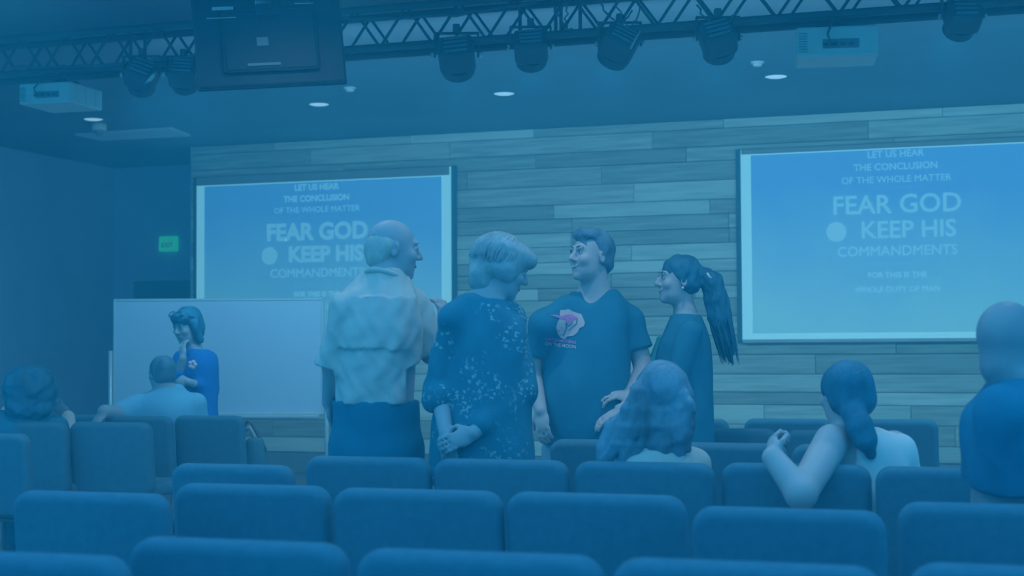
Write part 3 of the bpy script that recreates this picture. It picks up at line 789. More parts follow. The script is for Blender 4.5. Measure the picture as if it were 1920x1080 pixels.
        s.parts.append((name, me_of(bm, name), mtl, 'stuff'))
    def limb(s, a, b, c, r0, r1, r2, F=None, k=0.02):
        F = F or s.body
        F.put(cap(a, b, r0, r1), k); F.put(cap(b, c, r1, r2), k)
    def hand(s, wrist, dirv, normal, curl=0.5, side=1, k=1.0, spread=0.0):
        """palm + four fingers + thumb; normal points out of the back of the hand, side=+1 puts the thumb on the right when looking along dirv"""
        B = s.body
        d = np.array(dirv, float); d /= np.linalg.norm(d); n = np.array(normal, float); n -= d * (n @ d); n /= np.linalg.norm(n)
        x = np.cross(d, n)
        R = np.stack([x, d, n], 1)
        w = np.array(wrist, float)
        B.put(ell(w + d * 0.048 * k, np.array([0.040, 0.054, 0.016]) * k, R), 0.012)
        for i, (u, L) in enumerate(((-0.030, 0.075), (-0.010, 0.085), (0.010, 0.08), (0.029, 0.062))):
            u = -u * side
            p = w + d * 0.088 * k + x * u * k
            ang = 0.0
            for sg, fr in enumerate((0.45, 0.32, 0.25)):
                ang += curl * (0.9 if sg else 0.7)
                dd = d * math.cos(ang) - n * math.sin(ang) + x * spread * u * 10
                q = p + dd * L * fr * k
                B.put(cap(p, q, 0.0088 * k, 0.008 * k), 0.004); p = q
        p = w + d * 0.02 * k + x * 0.026 * side * k
        q = p + (d * 0.62 + x * side * 0.6 - n * 0.35) * 0.045 * k; B.put(cap(p, q, 0.013 * k, 0.0105 * k), 0.008)
        r = q + (d * 0.85 + x * side * 0.1 - n * 0.45) * 0.036 * k; B.put(cap(q, r, 0.0105 * k, 0.0085 * k), 0.004)
    def cloth(s, name, F, mtl):
        s.parts.append((name, F.mesh(name), mtl, None)); return s.parts[-1][1]
    def field(s, res=None, lo=None, hi=None): return Field(s.lo if lo is None else lo, s.hi if hi is None else hi, res or s.res)
    def done(s, cat='person', rx=0.0):
        o = link('person', s.body.mesh('body'), s.skin, None, True)
        o.location = s.base; o.rotation_euler = (0, 0, PSI)
        tag(o, s.label, cat)
        last = None
        for (nm, me, mt, sub) in s.parts:
            c = link(nm, me, mt, o, True)
            if sub == 'stuff': c['kind'] = 'stuff'
        s.obj = o
        return o

mat('skin_fair', (0.66, 0.55, 0.54), 0.55, 0.05, 9)
mat('skin_warm', (0.50, 0.48, 0.50), 0.55, 0.05, 9)
mat('skin_tan', (0.46, 0.40, 0.42), 0.5, 0.06, 9)
mat('skin_dark', (0.20, 0.28, 0.34), 0.55, 0.05, 9)
mat('lip_tone', (0.30, 0.30, 0.36), 0.5, 0.04)
mat('eye_white', (0.75, 0.72, 0.68), 0.3, 0.02)
mat('hair_white', (0.62, 0.58, 0.52), 0.7, 0.25, 14, 0.5, 90, (1, 1, 0.3))
mat('hair_ash', (0.22, 0.32, 0.38), 0.7, 0.3, 12, 0.6, 90, (1, 1, 0.3))
mat('hair_blonde', (0.42, 0.45, 0.45), 0.7, 0.35, 12, 0.6, 90, (1, 1, 0.3))
mat('hair_brown', (0.16, 0.28, 0.36), 0.65, 0.35, 14, 0.6, 90, (1, 1, 0.3))
mat('hair_dark', (0.05, 0.22, 0.31), 0.6, 0.25, 16, 0.6, 90, (1, 1, 0.3))
mat('hair_light_brown', (0.20, 0.30, 0.37), 0.7, 0.5, 10, 0.7, 70, (1, 1, 0.3))
mat('shirt_white', (0.74, 0.66, 0.60), 0.85, 0.05, 5, 0.12, 40)
mat('shirt_light_blue', (0.30, 0.60, 0.74), 0.85, 0.06, 6, 0.12, 40)
mat('shirt_bright', (0.95, 0.88, 0.84), 0.85, 0.04, 5, 0.12, 40)
mat('shirt_black', (0.035, 0.25, 0.36), 0.85, 0.08, 6, 0.12, 40)
mat('shirt_navy', (0.03, 0.24, 0.36), 0.85, 0.08, 6, 0.12, 40)
mat('shirt_royal', (0.03, 0.20, 0.52), 0.85, 0.08, 6, 0.12, 40)
mat('jacket_dark', (0.04, 0.25, 0.35), 0.85, 0.08, 6, 0.12, 40)
mat('shirt_green', (0.10, 0.45, 0.42), 0.85, 0.06)
mat('trousers_dark', (0.02, 0.23, 0.34), 0.9, 0.06)
mat('jeans', (0.25, 0.46, 0.58), 0.9, 0.12, 10)
mat('shoe_dark', (0.05, 0.18, 0.26), 0.6, 0.05)
mat('print_pink', (0.95, 0.30, 0.62), 0.8, 0.03)
mat('print_white', (0.92, 0.62, 0.62), 0.8, 0.05)
mat('pearl', (0.9, 0.9, 0.9), 0.2, 0.02)
def floral():
    m = mat('floral_cloth', (0.04, 0.25, 0.34), 0.85, 0.1, 8, 0.1, 40)
    N = m.node_tree.nodes; L = m.node_tree.links; b = N['Principled BSDF']
    src = b.inputs['Base Color'].links[0].from_socket
    tc = N.new('ShaderNodeTexCoord')
    vo = N.new('ShaderNodeTexVoronoi'); vo.inputs['Scale'].default_value = 48
    nz = N.new('ShaderNodeTexNoise'); nz.inputs['Scale'].default_value = 95; nz.inputs['Detail'].default_value = 5
    n2 = N.new('ShaderNodeTexNoise'); n2.inputs['Scale'].default_value = 9; n2.inputs['Detail'].default_value = 2
    for n in (vo, nz, n2): L.new(tc.outputs['Object'], n.inputs['Vector'])
    a1 = N.new('ShaderNodeMath'); a1.operation = 'MULTIPLY_ADD'; a1.inputs[1].default_value = 1.6; L.new(nz.outputs['Fac'], a1.inputs[0]); L.new(vo.outputs['Distance'], a1.inputs[2])
    lt = N.new('ShaderNodeMath'); lt.operation = 'LESS_THAN'; lt.inputs[1].default_value = 1.12; L.new(a1.outputs[0], lt.inputs[0])
    mr = N.new('ShaderNodeMapRange'); mr.inputs['From Min'].default_value = 0.50; mr.inputs['From Max'].default_value = 0.60; L.new(n2.outputs['Fac'], mr.inputs['Value'])
    mu = N.new('ShaderNodeMath'); mu.operation = 'MULTIPLY'; L.new(lt.outputs[0], mu.inputs[0]); L.new(mr.outputs[0], mu.inputs[1])
    mx = N.new('ShaderNodeMix'); mx.data_type = 'RGBA'; mx.inputs['B'].default_value = (0.42, 0.52, 0.52, 1)
    L.new(mu.outputs[0], mx.inputs['Factor']); L.new(src, mx.inputs['A']); L.new(mx.outputs['Result'], b.inputs['Base Color'])
floral()

def legs(P, hipz, phi, hx, ankle_spread, cx, cy, r=(0.095, 0.065, 0.045), grow=0.018, mtl='trousers_dark', waist_keys=None):
    """standing legs: bare legs in the body, trousers over them, shoes"""
    c, sn = math.cos(math.radians(phi)), math.sin(math.radians(phi))
    F = P.field(0.010)
    for sx in (-1, 1):
        o = np.array([c, sn, 0]) * sx
        a = np.array([cx, cy, hipz]) + o * hx; b = np.array([cx, cy, hipz * 0.53]) + o * (hx * 1.05); d = np.array([cx, cy, 0.09]) + o * ankle_spread
        P.limb(a, b, d, *r)
        F.put(cap(a, b, r[0] + grow, r[1] + grow), 0.03); F.put(cap(b, d, r[1] + grow, r[2] + grow * 1.6), 0.03)
        f = np.array([-sn, c, 0])
        P.body.put(cap(d, d + f * 0.1 + np.array([0, 0, -0.05]), 0.035, 0.03), 0.02)
        S = Field(d - 0.25, d + 0.25, 0.008)
        S.put(ell(d + f * 0.07 + np.array([0, 0, -0.045]), (0.05, 0.14, 0.05), rotm(phi)), 0.02)
        S.below(lambda X, Y, Z: 0.002 - Z + 0 * X + 0 * Y)
        P.cloth('shoe', S, 'shoe_dark')
    if waist_keys: F.put(loft(waist_keys, phi, grow), 0.03)
    F.wrinkle(0.004, 40, 5, (1, 1, 0.6))
    P.cloth('trousers', F, mtl)
def seated_legs(P, phi, cx, cy, hx=0.1, mtl='trousers_dark', seat=0.56):
    c, sn = math.cos(math.radians(phi)), math.sin(math.radians(phi)); f = np.array([-sn, c, 0]); o = np.array([c, sn, 0])
    F = P.field(0.012)
    for sx in (-1, 1):
        a = np.array([cx, cy, seat]) + o * sx * hx; b = a + f * 0.42 + o * sx * 0.03; d = np.array([b[0], b[1], 0.09]) + f * 0.03
        P.limb(a, b, d, 0.075, 0.055, 0.04)
        F.put(cap(a, b, 0.088, 0.07), 0.03); F.put(cap(b, d, 0.07, 0.06), 0.03)
        S = Field(d - 0.25, d + 0.25, 0.01); S.put(ell(d + f * 0.07 + np.array([0, 0, -0.045]), (0.05, 0.14, 0.05), rotm(phi)), 0.02)
        S.below(lambda X, Y, Z: 0.002 - Z + 0 * X + 0 * Y); P.cloth('shoe', S, 'shoe_dark')
    F.put(ell((cx, cy + 0.02, seat + 0.02), (0.18, 0.15, 0.12), rotm(phi)), 0.04)
    P.cloth('trousers', F, mtl)

# ---- 1. the older man in a white shirt
def old_man():
    P = Person(705, 6.6, 'balding older man in white short-sleeved shirt seen from behind, talking with a raised hand', skin='skin_warm')
    J = P.J; phi = -28
    hc = J(738, 468, 0.03)
    nb = J(722, 535, 0.0)
    P.head(hc, -76, -6, 0, 1.03, 1.08, nb, 0.064)
    z = lambda py: J(705, py)[2]
    c0 = J(703, 560)
    keys = [(z(860), 0.175, 0.135, J(706, 860)[0], 0.0), (z(755), 0.178, 0.14, J(704, 755)[0], 0.0), (z(690), 0.190, 0.15, J(703, 690)[0], 0.0), (z(610), 0.198, 0.14, J(700, 610)[0], 0.0),
            (z(560), 0.185, 0.115, J(702, 560)[0], 0.0), (z(530), 0.12, 0.085, J(712, 530)[0], 0.01), (z(505), 0.062, 0.062, J(724, 505)[0], 0.01)]
    P.body.put(loft(keys, phi, -0.012), 0.03)
    sl, sr = J(647, 578, -0.05), J(776, 574, 0.03)
    el, er = J(624, 684, -0.02), J(808, 662, 0.06); wl, wr = J(616, 755, 0.08), J(836, 616, 0.26)
    P.limb(sl, el, wl, 0.055, 0.042, 0.028); P.limb(sr, er, wr, 0.055, 0.043, 0.03)
    P.hand(wl, (0.1, 0.45, -1), (-1, 0, 0), 0.45, 1)
    P.hand(wr, (-0.12, 0.1, 1), (0.75, -0.65, 0), 0.75, -1, 1.05)
    S = P.field(0.0075)
    S.put(loft(keys, phi, 0.012, z(757), None), 0.02)
    S.put(cap(sl, sr, 0.055), 0.06)
    S.put(cap(sl, el + (el - sl) * 0.05, 0.062, 0.074), 0.014); S.put(cap(sr, er + (er - sr) * 0.05, 0.062, 0.08), 0.012)
    S.put(loft([(z(655), 0.196, 0.158, J(700, 655)[0], -0.006), (z(610), 0.202, 0.150, J(699, 610)[0], -0.006), (z(560), 0.185, 0.12, J(702, 560)[0], 0)], phi, 0.007), 0.008)
    S.wrinkle(0.010, 40, 11, (1.3, 1.3, 0.45), 6)
    nl = (el - sl) / np.linalg.norm(el - sl); nr = (er - sr) / np.linalg.norm(er - sr)
    ql, qr = J(615, 692), er + nr * 0.0
    zl = el[2] - 0.0; 
    S.below(lambda X, Y, Z: np.where(X < J(628, 690)[0], (X - el[0]) * nl[0] + (Y - el[1]) * nl[1] + (Z - el[2]) * nl[2] - 0.01, -1.0 + 0 * X + 0 * Y + 0 * Z))
    S.below(lambda X, Y, Z: np.where((X > J(765, 600)[0]), (X - qr[0]) * nr[0] + (Y - qr[1]) * nr[1] + (Z - qr[2]) * nr[2], -1.0 + 0 * X + 0 * Y + 0 * Z) if True else 0)
    S.below(lambda X, Y, Z: (z(757) - Z) + 0 * X + 0 * Y)
    P.cloth('shirt', S, 'shirt_white')
    bm = bmesh.new(); cc = J(722, 520, 0.01); Rk = rotm(-40, 0, 0) @ rotm(0, -22, 0)
    ring = [cc + Rk @ np.array([0.078 * math.cos(t), 0.08 * math.sin(t), 0.0]) for t in np.linspace(0.7 * math.pi / 2 + 1.2, 0.7 * math.pi / 2 + 1.2 + 5.9, 30)]
    bm_tube(bm, ring, 0.011, 10); P.parts.append(('collar', me_of(bm, 'collar'), 'shirt_white', None))
    legs(P, z(840), phi, 0.09, 0.11, J(706, 850)[0], 0.0, (0.1, 0.07, 0.05), 0.02, 'trousers_dark', [(z(880), 0.175, 0.14, J(706, 880)[0], 0), (z(750), 0.170, 0.135, J(705, 750)[0], 0)])
    P.hair([('e', (0, -0.03, 0.004), (0.081, 0.088, 0.078)), ('e', (0, -0.06, -0.035), (0.064, 0.05, 0.05))], [('e', (0, 0.075, -0.03), (0.12, 0.085, 0.12)), ('e', (0, 0.0, 0.098), (0.06, 0.10, 0.06)), ('e', (0.078, 0.012, -0.035), (0.03, 0.035, 0.045)), ('e', (-0.078, 0.012, -0.035), (0.03, 0.035, 0.045))], 'hair_white', (0.0022, 110))
    P.face_parts(0, 'hair_white')
    P.done()

# ---- 2. the woman in a floral blouse
def floral_woman():
    P = Person(905, 6.35, 'short-haired blonde woman in dark floral blouse, hands clasped behind her back', skin='skin_warm')
    J = P.J; phi = -30
    hc = J(941, 503, 0.04); nb = J(905, 575, 0.0)
    P.head(hc, -72, -20, 0, 1.0, 1.0, nb, 0.055)
    z = lambda py: J(905, py)[2]
    keys = [(z(960), 0.20, 0.16, J(905, 960)[0], 0), (z(860), 0.205, 0.16, J(905, 860)[0], 0), (z(750), 0.185, 0.145, J(906, 750)[0], 0), (z(650), 0.175, 0.135, J(908, 650)[0], 0), (z(600), 0.165, 0.115, J(908, 600)[0], 0),
            (z(572), 0.12, 0.085, J(906, 572)[0], 0), (z(548), 0.06, 0.06, J(908, 548)[0], 0)]
    P.body.put(loft(keys, phi, -0.015), 0.03)
    sl, sr = J(852, 598, -0.06), J(960, 600, 0.05)
    el, er = J(822, 725, -0.02), J(976, 735, -0.06); wl, wr = J(836, 812, -0.17), J(888, 812, -0.2)
    P.limb(sl, el, wl, 0.05, 0.04, 0.028); P.limb(sr, er, wr, 0.05, 0.04, 0.028)
    P.hand(wr, (-1, -0.15, -0.4), (0.1, -1, 0.2), 0.55, 1, 0.95)
    P.hand(wl, (0.15, -0.05, -1), (-0.2, -1, 0), 0.5, -1, 0.95)
    S = P.field(0.0075)
    S.put(loft(keys, phi, 0.014, z(905), z(562)), 0.02)
    S.put(cap(sl, sr, 0.055), 0.05); S.put(cap(J(880, 575, -0.03), sl, 0.05, 0.058), 0.05); S.put(cap(J(935, 577, 0.02), sr, 0.05, 0.058), 0.05)
    S.put(cap(sl, el, 0.058, 0.058), 0.014); S.put(cap(el, el * 0.78 + wl * 0.22, 0.056, 0.066), 0.02)
    S.put(cap(sr, er, 0.060, 0.058), 0.014); S.put(cap(er, er * 0.2 + wr * 0.8, 0.062, 0.042), 0.02)
    S.wrinkle(0.008, 24, 21, (1.3, 1.3, 0.4))
    P.cloth('blouse', S, 'floral_cloth')
    legs(P, z(880), phi, 0.09, 0.1, J(905, 880)[0], 0.0, (0.1, 0.065, 0.045), 0.018, 'jeans', [(z(930), 0.17, 0.13, J(905, 930)[0], 0), (z(850), 0.165, 0.12, J(905, 850)[0], 0)])
    P.hair([('e', (0, -0.028, 0.036), (0.098, 0.114, 0.1)), ('e', (0, -0.068, -0.035), (0.078, 0.058, 0.085)), ('e', (0.066, 0.0, 0.0), (0.03, 0.055, 0.055)), ('e', (-0.066, 0.0, 0.0), (0.03, 0.055, 0.055)), ('e', (0, 0.06, 0.075), (0.075, 0.055, 0.04)), ('e', (0.02, 0.09, 0.058), (0.05, 0.03, 0.024))],
           [('e', (0, 0.112, -0.035), (0.09, 0.075, 0.062))], 'hair_blonde', (0.007, 60), stretch=(0.7, 1.3, 0.9), seed=5, k=0.035)
    T = P.HT
    def on(x, y, z_, g=1.0):                         # a point on the hair's outer surface in the direction given from its middle
        v = np.array([x, y, z_]); q = 1.0 / math.sqrt((v[0] / 0.098) ** 2 + (v[1] / 0.114) ** 2 + (v[2] / 0.1) ** 2)
        return T(*(np.array([0, -0.028, 0.036]) + v * q * g))
    P.strands([[on(0.1 * math.cos(a_), 0.6 + 0.1 * math.sin(a_), 1.6, 1.05), on(0.75 * math.cos(a_), 0.2 + 0.75 * math.sin(a_), 0.95, 1.05), on(math.cos(a_), math.sin(a_), 0.25, 1.05), on(math.cos(a_), math.sin(a_), -0.3, 1.04), on(0.8 * math.cos(a_), 0.8 * math.sin(a_), -0.8, 0.96)] for a_ in np.linspace(math.pi * 0.85, math.pi * 2.15, 16)],
              340, 0.003, 0.0055, 'hair_blonde', 3)
    P.strands([[on(x * 0.3, 0.1, 1.0, 1.0), on(x * 0.6, 0.7, 1.0, 1.02), on(x, 1.0, 0.55, 1.02), on(x * 1.3, 1.0, 0.2, 0.97)] for x in (-0.9, -0.5, 0, 0.5, 0.9)], 70, 0.004, 0.005, 'hair_blonde', 6)
    P.face_parts(0, 'hair_brown')
    P.done()

# ---- 3. the young man in a printed T-shirt
def young_man():
    P = Person(1100, 7.85, 'smiling young man in dark T-shirt printed with a pale picture and lettering', skin='skin_fair')
    J = P.J; phi = 152
    hc = J(1108, 481, -0.03); nb = J(1116, 560, 0.0)
    P.head(hc, 124, 4, 0, 1.06, 1.06, nb, 0.064, smile=0.6)
    z = lambda py: J(1100, py)[2]
    keys = [(z(880), 0.205, 0.165, J(1098, 880)[0], 0), (z(790), 0.22, 0.19, J(1095, 790)[0], -0.01), (z(720), 0.222, 0.19, J(1095, 720)[0], -0.01), (z(640), 0.215, 0.16, J(1098, 640)[0], 0), (z(590), 0.20, 0.125, J(1102, 590)[0], 0),
            (z(565), 0.15, 0.095, J(1110, 565)[0], 0), (z(535), 0.066, 0.066, J(1116, 535)[0], 0)]
    P.body.put(loft(keys, phi, -0.012), 0.03)
    sl, sr = J(1180, 602, 0.03), J(1021, 610, -0.08)
    el, er = J(1207, 690, 0.0), J(998, 700, -0.02); wl, wr = J(1180, 742, -0.17), J(1014, 770, -0.16)
    P.limb(sl, el, wl, 0.06, 0.046, 0.031); P.limb(sr, er, wr, 0.06, 0.046, 0.031)
    P.hand(wl, (-0.9, -0.35, 0.1), (0.1, -0.6, 0.8), 0.6, -1, 1.0, 0.5)
    P.hand(wr, (0.1, -0.3, -1), (-0.4, -1, 0), 0.5, 1)
    S = P.field(0.0075)
    S.put(loft(keys, phi, 0.012, z(832), z(546)), 0.02)
    S.put(cap(sl, sr, 0.062), 0.05)
    ul = (el - sl) / np.linalg.norm(el - sl); ur = (er - sr) / np.linalg.norm(er - sr)
    S.put(cap(sl, sl + ul * 0.19, 0.066, 0.080), 0.03); S.put(cap(sr, sr + ur * 0.19, 0.066, 0.076), 0.03)
    S.put(cap(J(1150, 572, 0.02), sl, 0.06, 0.062), 0.05); S.put(cap(J(1062, 576, -0.04), sr, 0.06, 0.062), 0.05)
    S.wrinkle(0.006, 24, 31, (1.2, 1.2, 0.6))
    ql, qr = sl + ul * 0.15, sr + ur * 0.15
    S.below(lambda X, Y, Z: np.where((X > sl[0] + 0.005), (X - ql[0]) * ul[0] + (Y - ql[1]) * ul[1] + (Z - ql[2]) * ul[2], -1.0 + 0 * X + 0 * Y + 0 * Z))
    S.below(lambda X, Y, Z: np.where((X < sr[0] - 0.01), (X - qr[0]) * ur[0] + (Y - qr[1]) * ur[1] + (Z - qr[2]) * ur[2], -1.0 + 0 * X + 0 * Y + 0 * Z))
    # V neck
    vn = J(1100, 568, -0.13)
    S.put(cap(J(1112, 535, -0.06), J(1096, 572, -0.15), 0.075, 0.022), 0.01, '-')
    me = P.cloth('t_shirt', S, 'shirt_black')
    legs(P, z(850), phi, 0.095, 0.12, J(1098, 860)[0], 0.0, (0.105, 0.072, 0.05), 0.02, 'jeans', [(z(890), 0.19, 0.15, J(1098, 890)[0], 0), (z(810), 0.185, 0.15, J(1096, 810)[0], 0)])
    P.hair([('e', (0, -0.028, 0.042), (0.083, 0.096, 0.084)), ('e', (0, 0.038, 0.094), (0.062, 0.046, 0.024)), ('e', (0, 0.005, 0.106), (0.062, 0.07, 0.024)), ('e', (0, -0.055, -0.02), (0.072, 0.058, 0.06))],
           [('e', (0, 0.125, 0.0), (0.10, 0.085, 0.088)), ('e', (0.08, 0.018, -0.03), (0.03, 0.04, 0.055)), ('e', (-0.08, 0.018, -0.03), (0.03, 0.04, 0.055))], 'hair_brown', (0.008, 65), seed=9)
    P.face_parts(0.9, 'hair_brown')
    o = P.done()
    # print on the shirt: shapes laid on the cloth along its surface
    n = len(me.vertices); co = np.empty(n * 3, np.float32); me.vertices.foreach_get('co', co); co = co.reshape(-1, 3)
    bvh = BVHTree.FromPolygons([tuple(v) for v in co], [tuple(p.vertices) for p in me.polygons])
    shirt = [c for c in o.children if c.name.startswith('t_shirt')][0]
    kk = P.d / F_PX
    def decal(name, verts2, faces, px, py, ang, mtl, lift=0.003):
        """flat outline (metres, x right, y up) laid on the shirt front around pixel px, py"""
        c0 = J(px, py, -0.4); ca, sa = math.cos(ang), math.sin(ang); out = []
        dirv = Vector((0, 1, 0))
        for (x, y) in verts2:
            p = Vector(c0) + Vector((x * ca - y * sa, 0, x * sa + y * ca))
            h = bvh.ray_cast(p, dirv)
            q = h[0] if h[0] is not None else p + dirv * 0.25
            out.append(q - dirv * lift)
        m_ = bpy.data.meshes.new(name); m_.from_pydata([tuple(v) for v in out], [], faces); m_.update()
        return link(name, m_, mtl, shirt)
    def grid_blob(pts, nrm=12):                     # fan rings so the outline follows the cloth
        c = np.mean(pts, 0); V = [tuple(c)]; Fc = []; m_ = len(pts)
        for r in (0.35, 0.7, 1.0):
            V += [tuple(c + (np.array(p) - c) * r) for p in pts]
        for k in range(m_): Fc.append((0, 1 + k, 1 + (k + 1) % m_))
        for r in range(2):
            for k in range(m_):
                a_, b_ = 1 + r * m_ + k, 1 + r * m_ + (k + 1) % m_; Fc.append((a_, a_ + m_, b_ + m_, b_))
        return V, Fc
    pix = [(1055, 580), (1063, 580), (1070, 578), (1079, 583), (1088, 586), (1094, 588), (1097, 596), (1100, 604), (1098, 610), (1090, 614), (1086, 622), (1078, 628), (1068, 629), (1062, 634), (1055, 631), (1050, 624), (1047, 614), (1049, 604), (1054, 595), (1054, 586)]
    V, Fc = grid_blob([((x - 1072) * kk, (606 - y) * kk) for x, y in pix]); decal('print_shape', V, Fc, 1072, 606, 0, 'print_white')
    pk = [(1034, 589), (1046, 588), (1056, 591), (1068, 588), (1078, 588), (1087, 595), (1078, 598), (1072, 604), (1066, 602), (1063, 597), (1050, 594)]
    V, Fc = grid_blob([((x - 1062) * kk, (594 - y) * kk) for x, y in pk]); decal('print_streak', V, Fc, 1062, 594, 0, 'print_pink', 0.005)
    for (pts) in ([(1065, 603), (1067, 612), (1063, 620), (1060, 628)], [(1086, 596), (1084, 606), (1076, 612), (1070, 618)], [(1065, 604), (1071, 610), (1078, 602)]):
        for (p0, p1) in zip(pts, pts[1:]):
            d_ = np.array([p1[1] - p0[1], -(p1[0] - p0[0])], float); d_ = d_ / np.linalg.norm(d_) * 0.8
            qd = [(p0[0] + d_[0], p0[1] + d_[1]), (p1[0] + d_[0], p1[1] + d_[1]), (p1[0] - d_[0], p1[1] - d_[1]), (p0[0] - d_[0], p0[1] - d_[1])]
            decal('print_line', [((x - 1072) * kk, (606 - y) * kk) for x, y in qd], [(0, 1, 2, 3)], 1072, 606, 0, 'shirt_black', 0.007)
    for s_, px, py, sz, mt in (('LOST SOMETHING', 1054, 638.5, 0.0185, 'print_pink'), ('ON THE MOON', 1054, 647.5, 0.0235, 'print_white')):
        tm = text_mesh(s_, sz, 0.0006)
        vv = [(v.co.x, v.co.y) for v in tm.vertices]; ff = [tuple(p.vertices) for p in tm.polygons]
        wx = max(v[0] for v in vv) - min(v[0] for v in vv); fx = 57 * kk / wx
        decal('lettering', [(x * fx, y) for x, y in vv], ff, px, py, math.radians(-7), mt)['kind'] = 'stuff'

# ---- 4. the woman with a ponytail
def ponytail_woman():
    P = Person(1285, 7.85, 'dark-haired woman with a long ponytail in a dark jacket, smiling in profile', skin='skin_fair')
    J = P.J; phi = 78
    hc = J(1272, 526, 0.0); nb = J(1285, 600, 0.02)
    P.head(hc, 100, 2, 0, 0.98, 0.96, nb, 0.05)
    z = lambda py: J(1285, py)[2]
    keys = [(z(900), 0.17, 0.13, J(1283, 900)[0], 0), (z(800), 0.17, 0.135, J(1281, 800)[0], 0), (z(720), 0.165, 0.135, J(1280, 720)[0], 0), (z(660), 0.165, 0.13, J(1281, 660)[0], 0), (z(625), 0.165, 0.105, J(1286, 625)[0], 0), (z(605), 0.12, 0.075, J(1288, 605)[0], 0), (z(578), 0.052, 0.052, J(1286, 578)[0], 0)]
    P.body.put(loft(keys, phi, -0.012), 0.03)
    sl, sr = J(1296, 624, -0.165), J(1283, 622, 0.15)
    el, er = J(1262, 728, -0.19), J(1268, 730, 0.18); wl, wr = J(1163, 768, -0.26), J(1225, 770, 0.15)
    P.limb(sl, el, wl, 0.045, 0.037, 0.026); P.limb(sr, er, wr, 0.045, 0.037, 0.026)
    P.hand(wl, (-1, -0.1, -0.55), (-0.4, -0.4, 0.9), 0.3, -1, 0.92)
    P.hand(wr, (-1, -0.1, -0.3), (-0.4, 0.4, 0.9), 0.4, 1, 0.92)
    S = P.field(0.0075)
    S.put(loft(keys, phi, 0.012, z(880), z(590)), 0.02)
    S.put(cap(sl, sr, 0.05), 0.05)
    S.put(cap(sl, el, 0.058, 0.056), 0.012); S.put(cap(sr, er, 0.058, 0.056), 0.012)
    S.put(cap(el, el * 0.65 + wl * 0.35, 0.054, 0.05), 0.02); S.put(cap(er, er * 0.3 + wr * 0.7, 0.054, 0.045), 0.02)
    S.wrinkle(0.005, 26, 41, (1.2, 1.2, 0.4))
    P.cloth('jacket', S, 'jacket_dark')
    G = P.field(0.008)
    G.put(loft([(z(760), 0.075, 0.13, J(1268, 760)[0], 0), (z(690), 0.075, 0.128, J(1264, 690)[0], 0), (z(630), 0.055, 0.09, J(1272, 630)[0], 0)], phi, 0.012), 0.02)
    P.cloth('undershirt', G, 'shirt_green')
    legs(P, z(860), phi, 0.085, 0.1, J(1283, 860)[0], 0.0, (0.09, 0.06, 0.042), 0.016, 'trousers_dark', [(z(900), 0.16, 0.12, J(1283, 900)[0], 0), (z(820), 0.155, 0.12, J(1283, 820)[0], 0)])
    hair = [('e', (0, -0.02, 0.036), (0.085, 0.106, 0.096)), ('e', (0, -0.045, -0.015), (0.078, 0.072, 0.062)),
            ('c', (0.0, -0.1, 0.015), (0, -0.13, 0.02), 0.03, 0.028)]
    tail = [(1322, 515), (1335, 530), (1343, 560), (1350, 595), (1358, 630), (1366, 655), (1371, 678)]; rr = [0.035, 0.052, 0.056, 0.055, 0.04, 0.025, 0.008]
    pts = [J(x, y, 0.0) for x, y in tail]
    hair += [('w', a_, b_, r_, s_) for a_, b_, r_, s_ in zip(pts, pts[1:], rr, rr[1:])]
    P.hair(hair, [('e', (0, 0.118, -0.03), (0.08, 0.08, 0.082)), ('e', (0.08, 0.035, -0.045), (0.045, 0.04, 0.05)), ('e', (-0.08, 0.035, -0.045), (0.045, 0.04, 0.05))], 'hair_dark', (0.0045, 80), stretch=(1.2, 1.2, 0.3), seed=12,
           lo=hc - np.array([0.2, 0.2, 0.42]), hi=hc + np.array([0.34, 0.2, 0.2]))
    P.strands([[pts[0] + np.array([0, dy * 0.5, dx * 0.5]), pts[1] + np.array([dx, dy, 0]), pts[2] + np.array([dx, dy, 0]), pts[3] + np.array([dx, dy, 0]), pts[4] + np.array([dx * 0.9, dy, 0]), pts[5] + np.array([dx * 0.8, dy, 0]), pts[6] + np.array([dx * 0.6, dy * 0.5, -0.01])] for dx, dy in
               [(0.05 * math.cos(a_), 0.05 * math.sin(a_)) for a_ in np.linspace(0, 6.28, 9)]], 90, 0.009, 0.004, 'hair_dark', 8)
    P.strands([[T_(x * 0.8, 0.06, 0.098 - abs(x) * 0.3), T_(x * 1.2, 0.0, 0.128 - abs(x) * 0.7), T_(x * 1.2, -0.07, 0.112 - abs(x) * 0.8), T_(x * 0.4, -0.116, 0.03)] for T_ in (P.HT,) for x in (-0.055, -0.03, 0, 0.03, 0.055)], 30, 0.003, 0.004, 'hair_dark', 9)
    P.face_parts(0.8, 'hair_dark')
    bm = bmesh.new(); bmesh.ops.create_uvsphere(bm, u_segments=10, v_segments=6, radius=0.007)
    for v in bm.verts: v.co += Vector(P.HT(-0.082, 0.0, -0.04))
    P.parts.append(('earring', me_of(bm, 'earring'), 'pearl', None))
    bm = bmesh.new(); bm_tube(bm, [J(1326, 512, -0.04), J(1331, 520, -0.05), J(1336, 522, -0.04)], 0.006, 8)
    P.parts.append(('hair_tie', me_of(bm, 'hair_tie'), 'pearl', None))
    P.done()

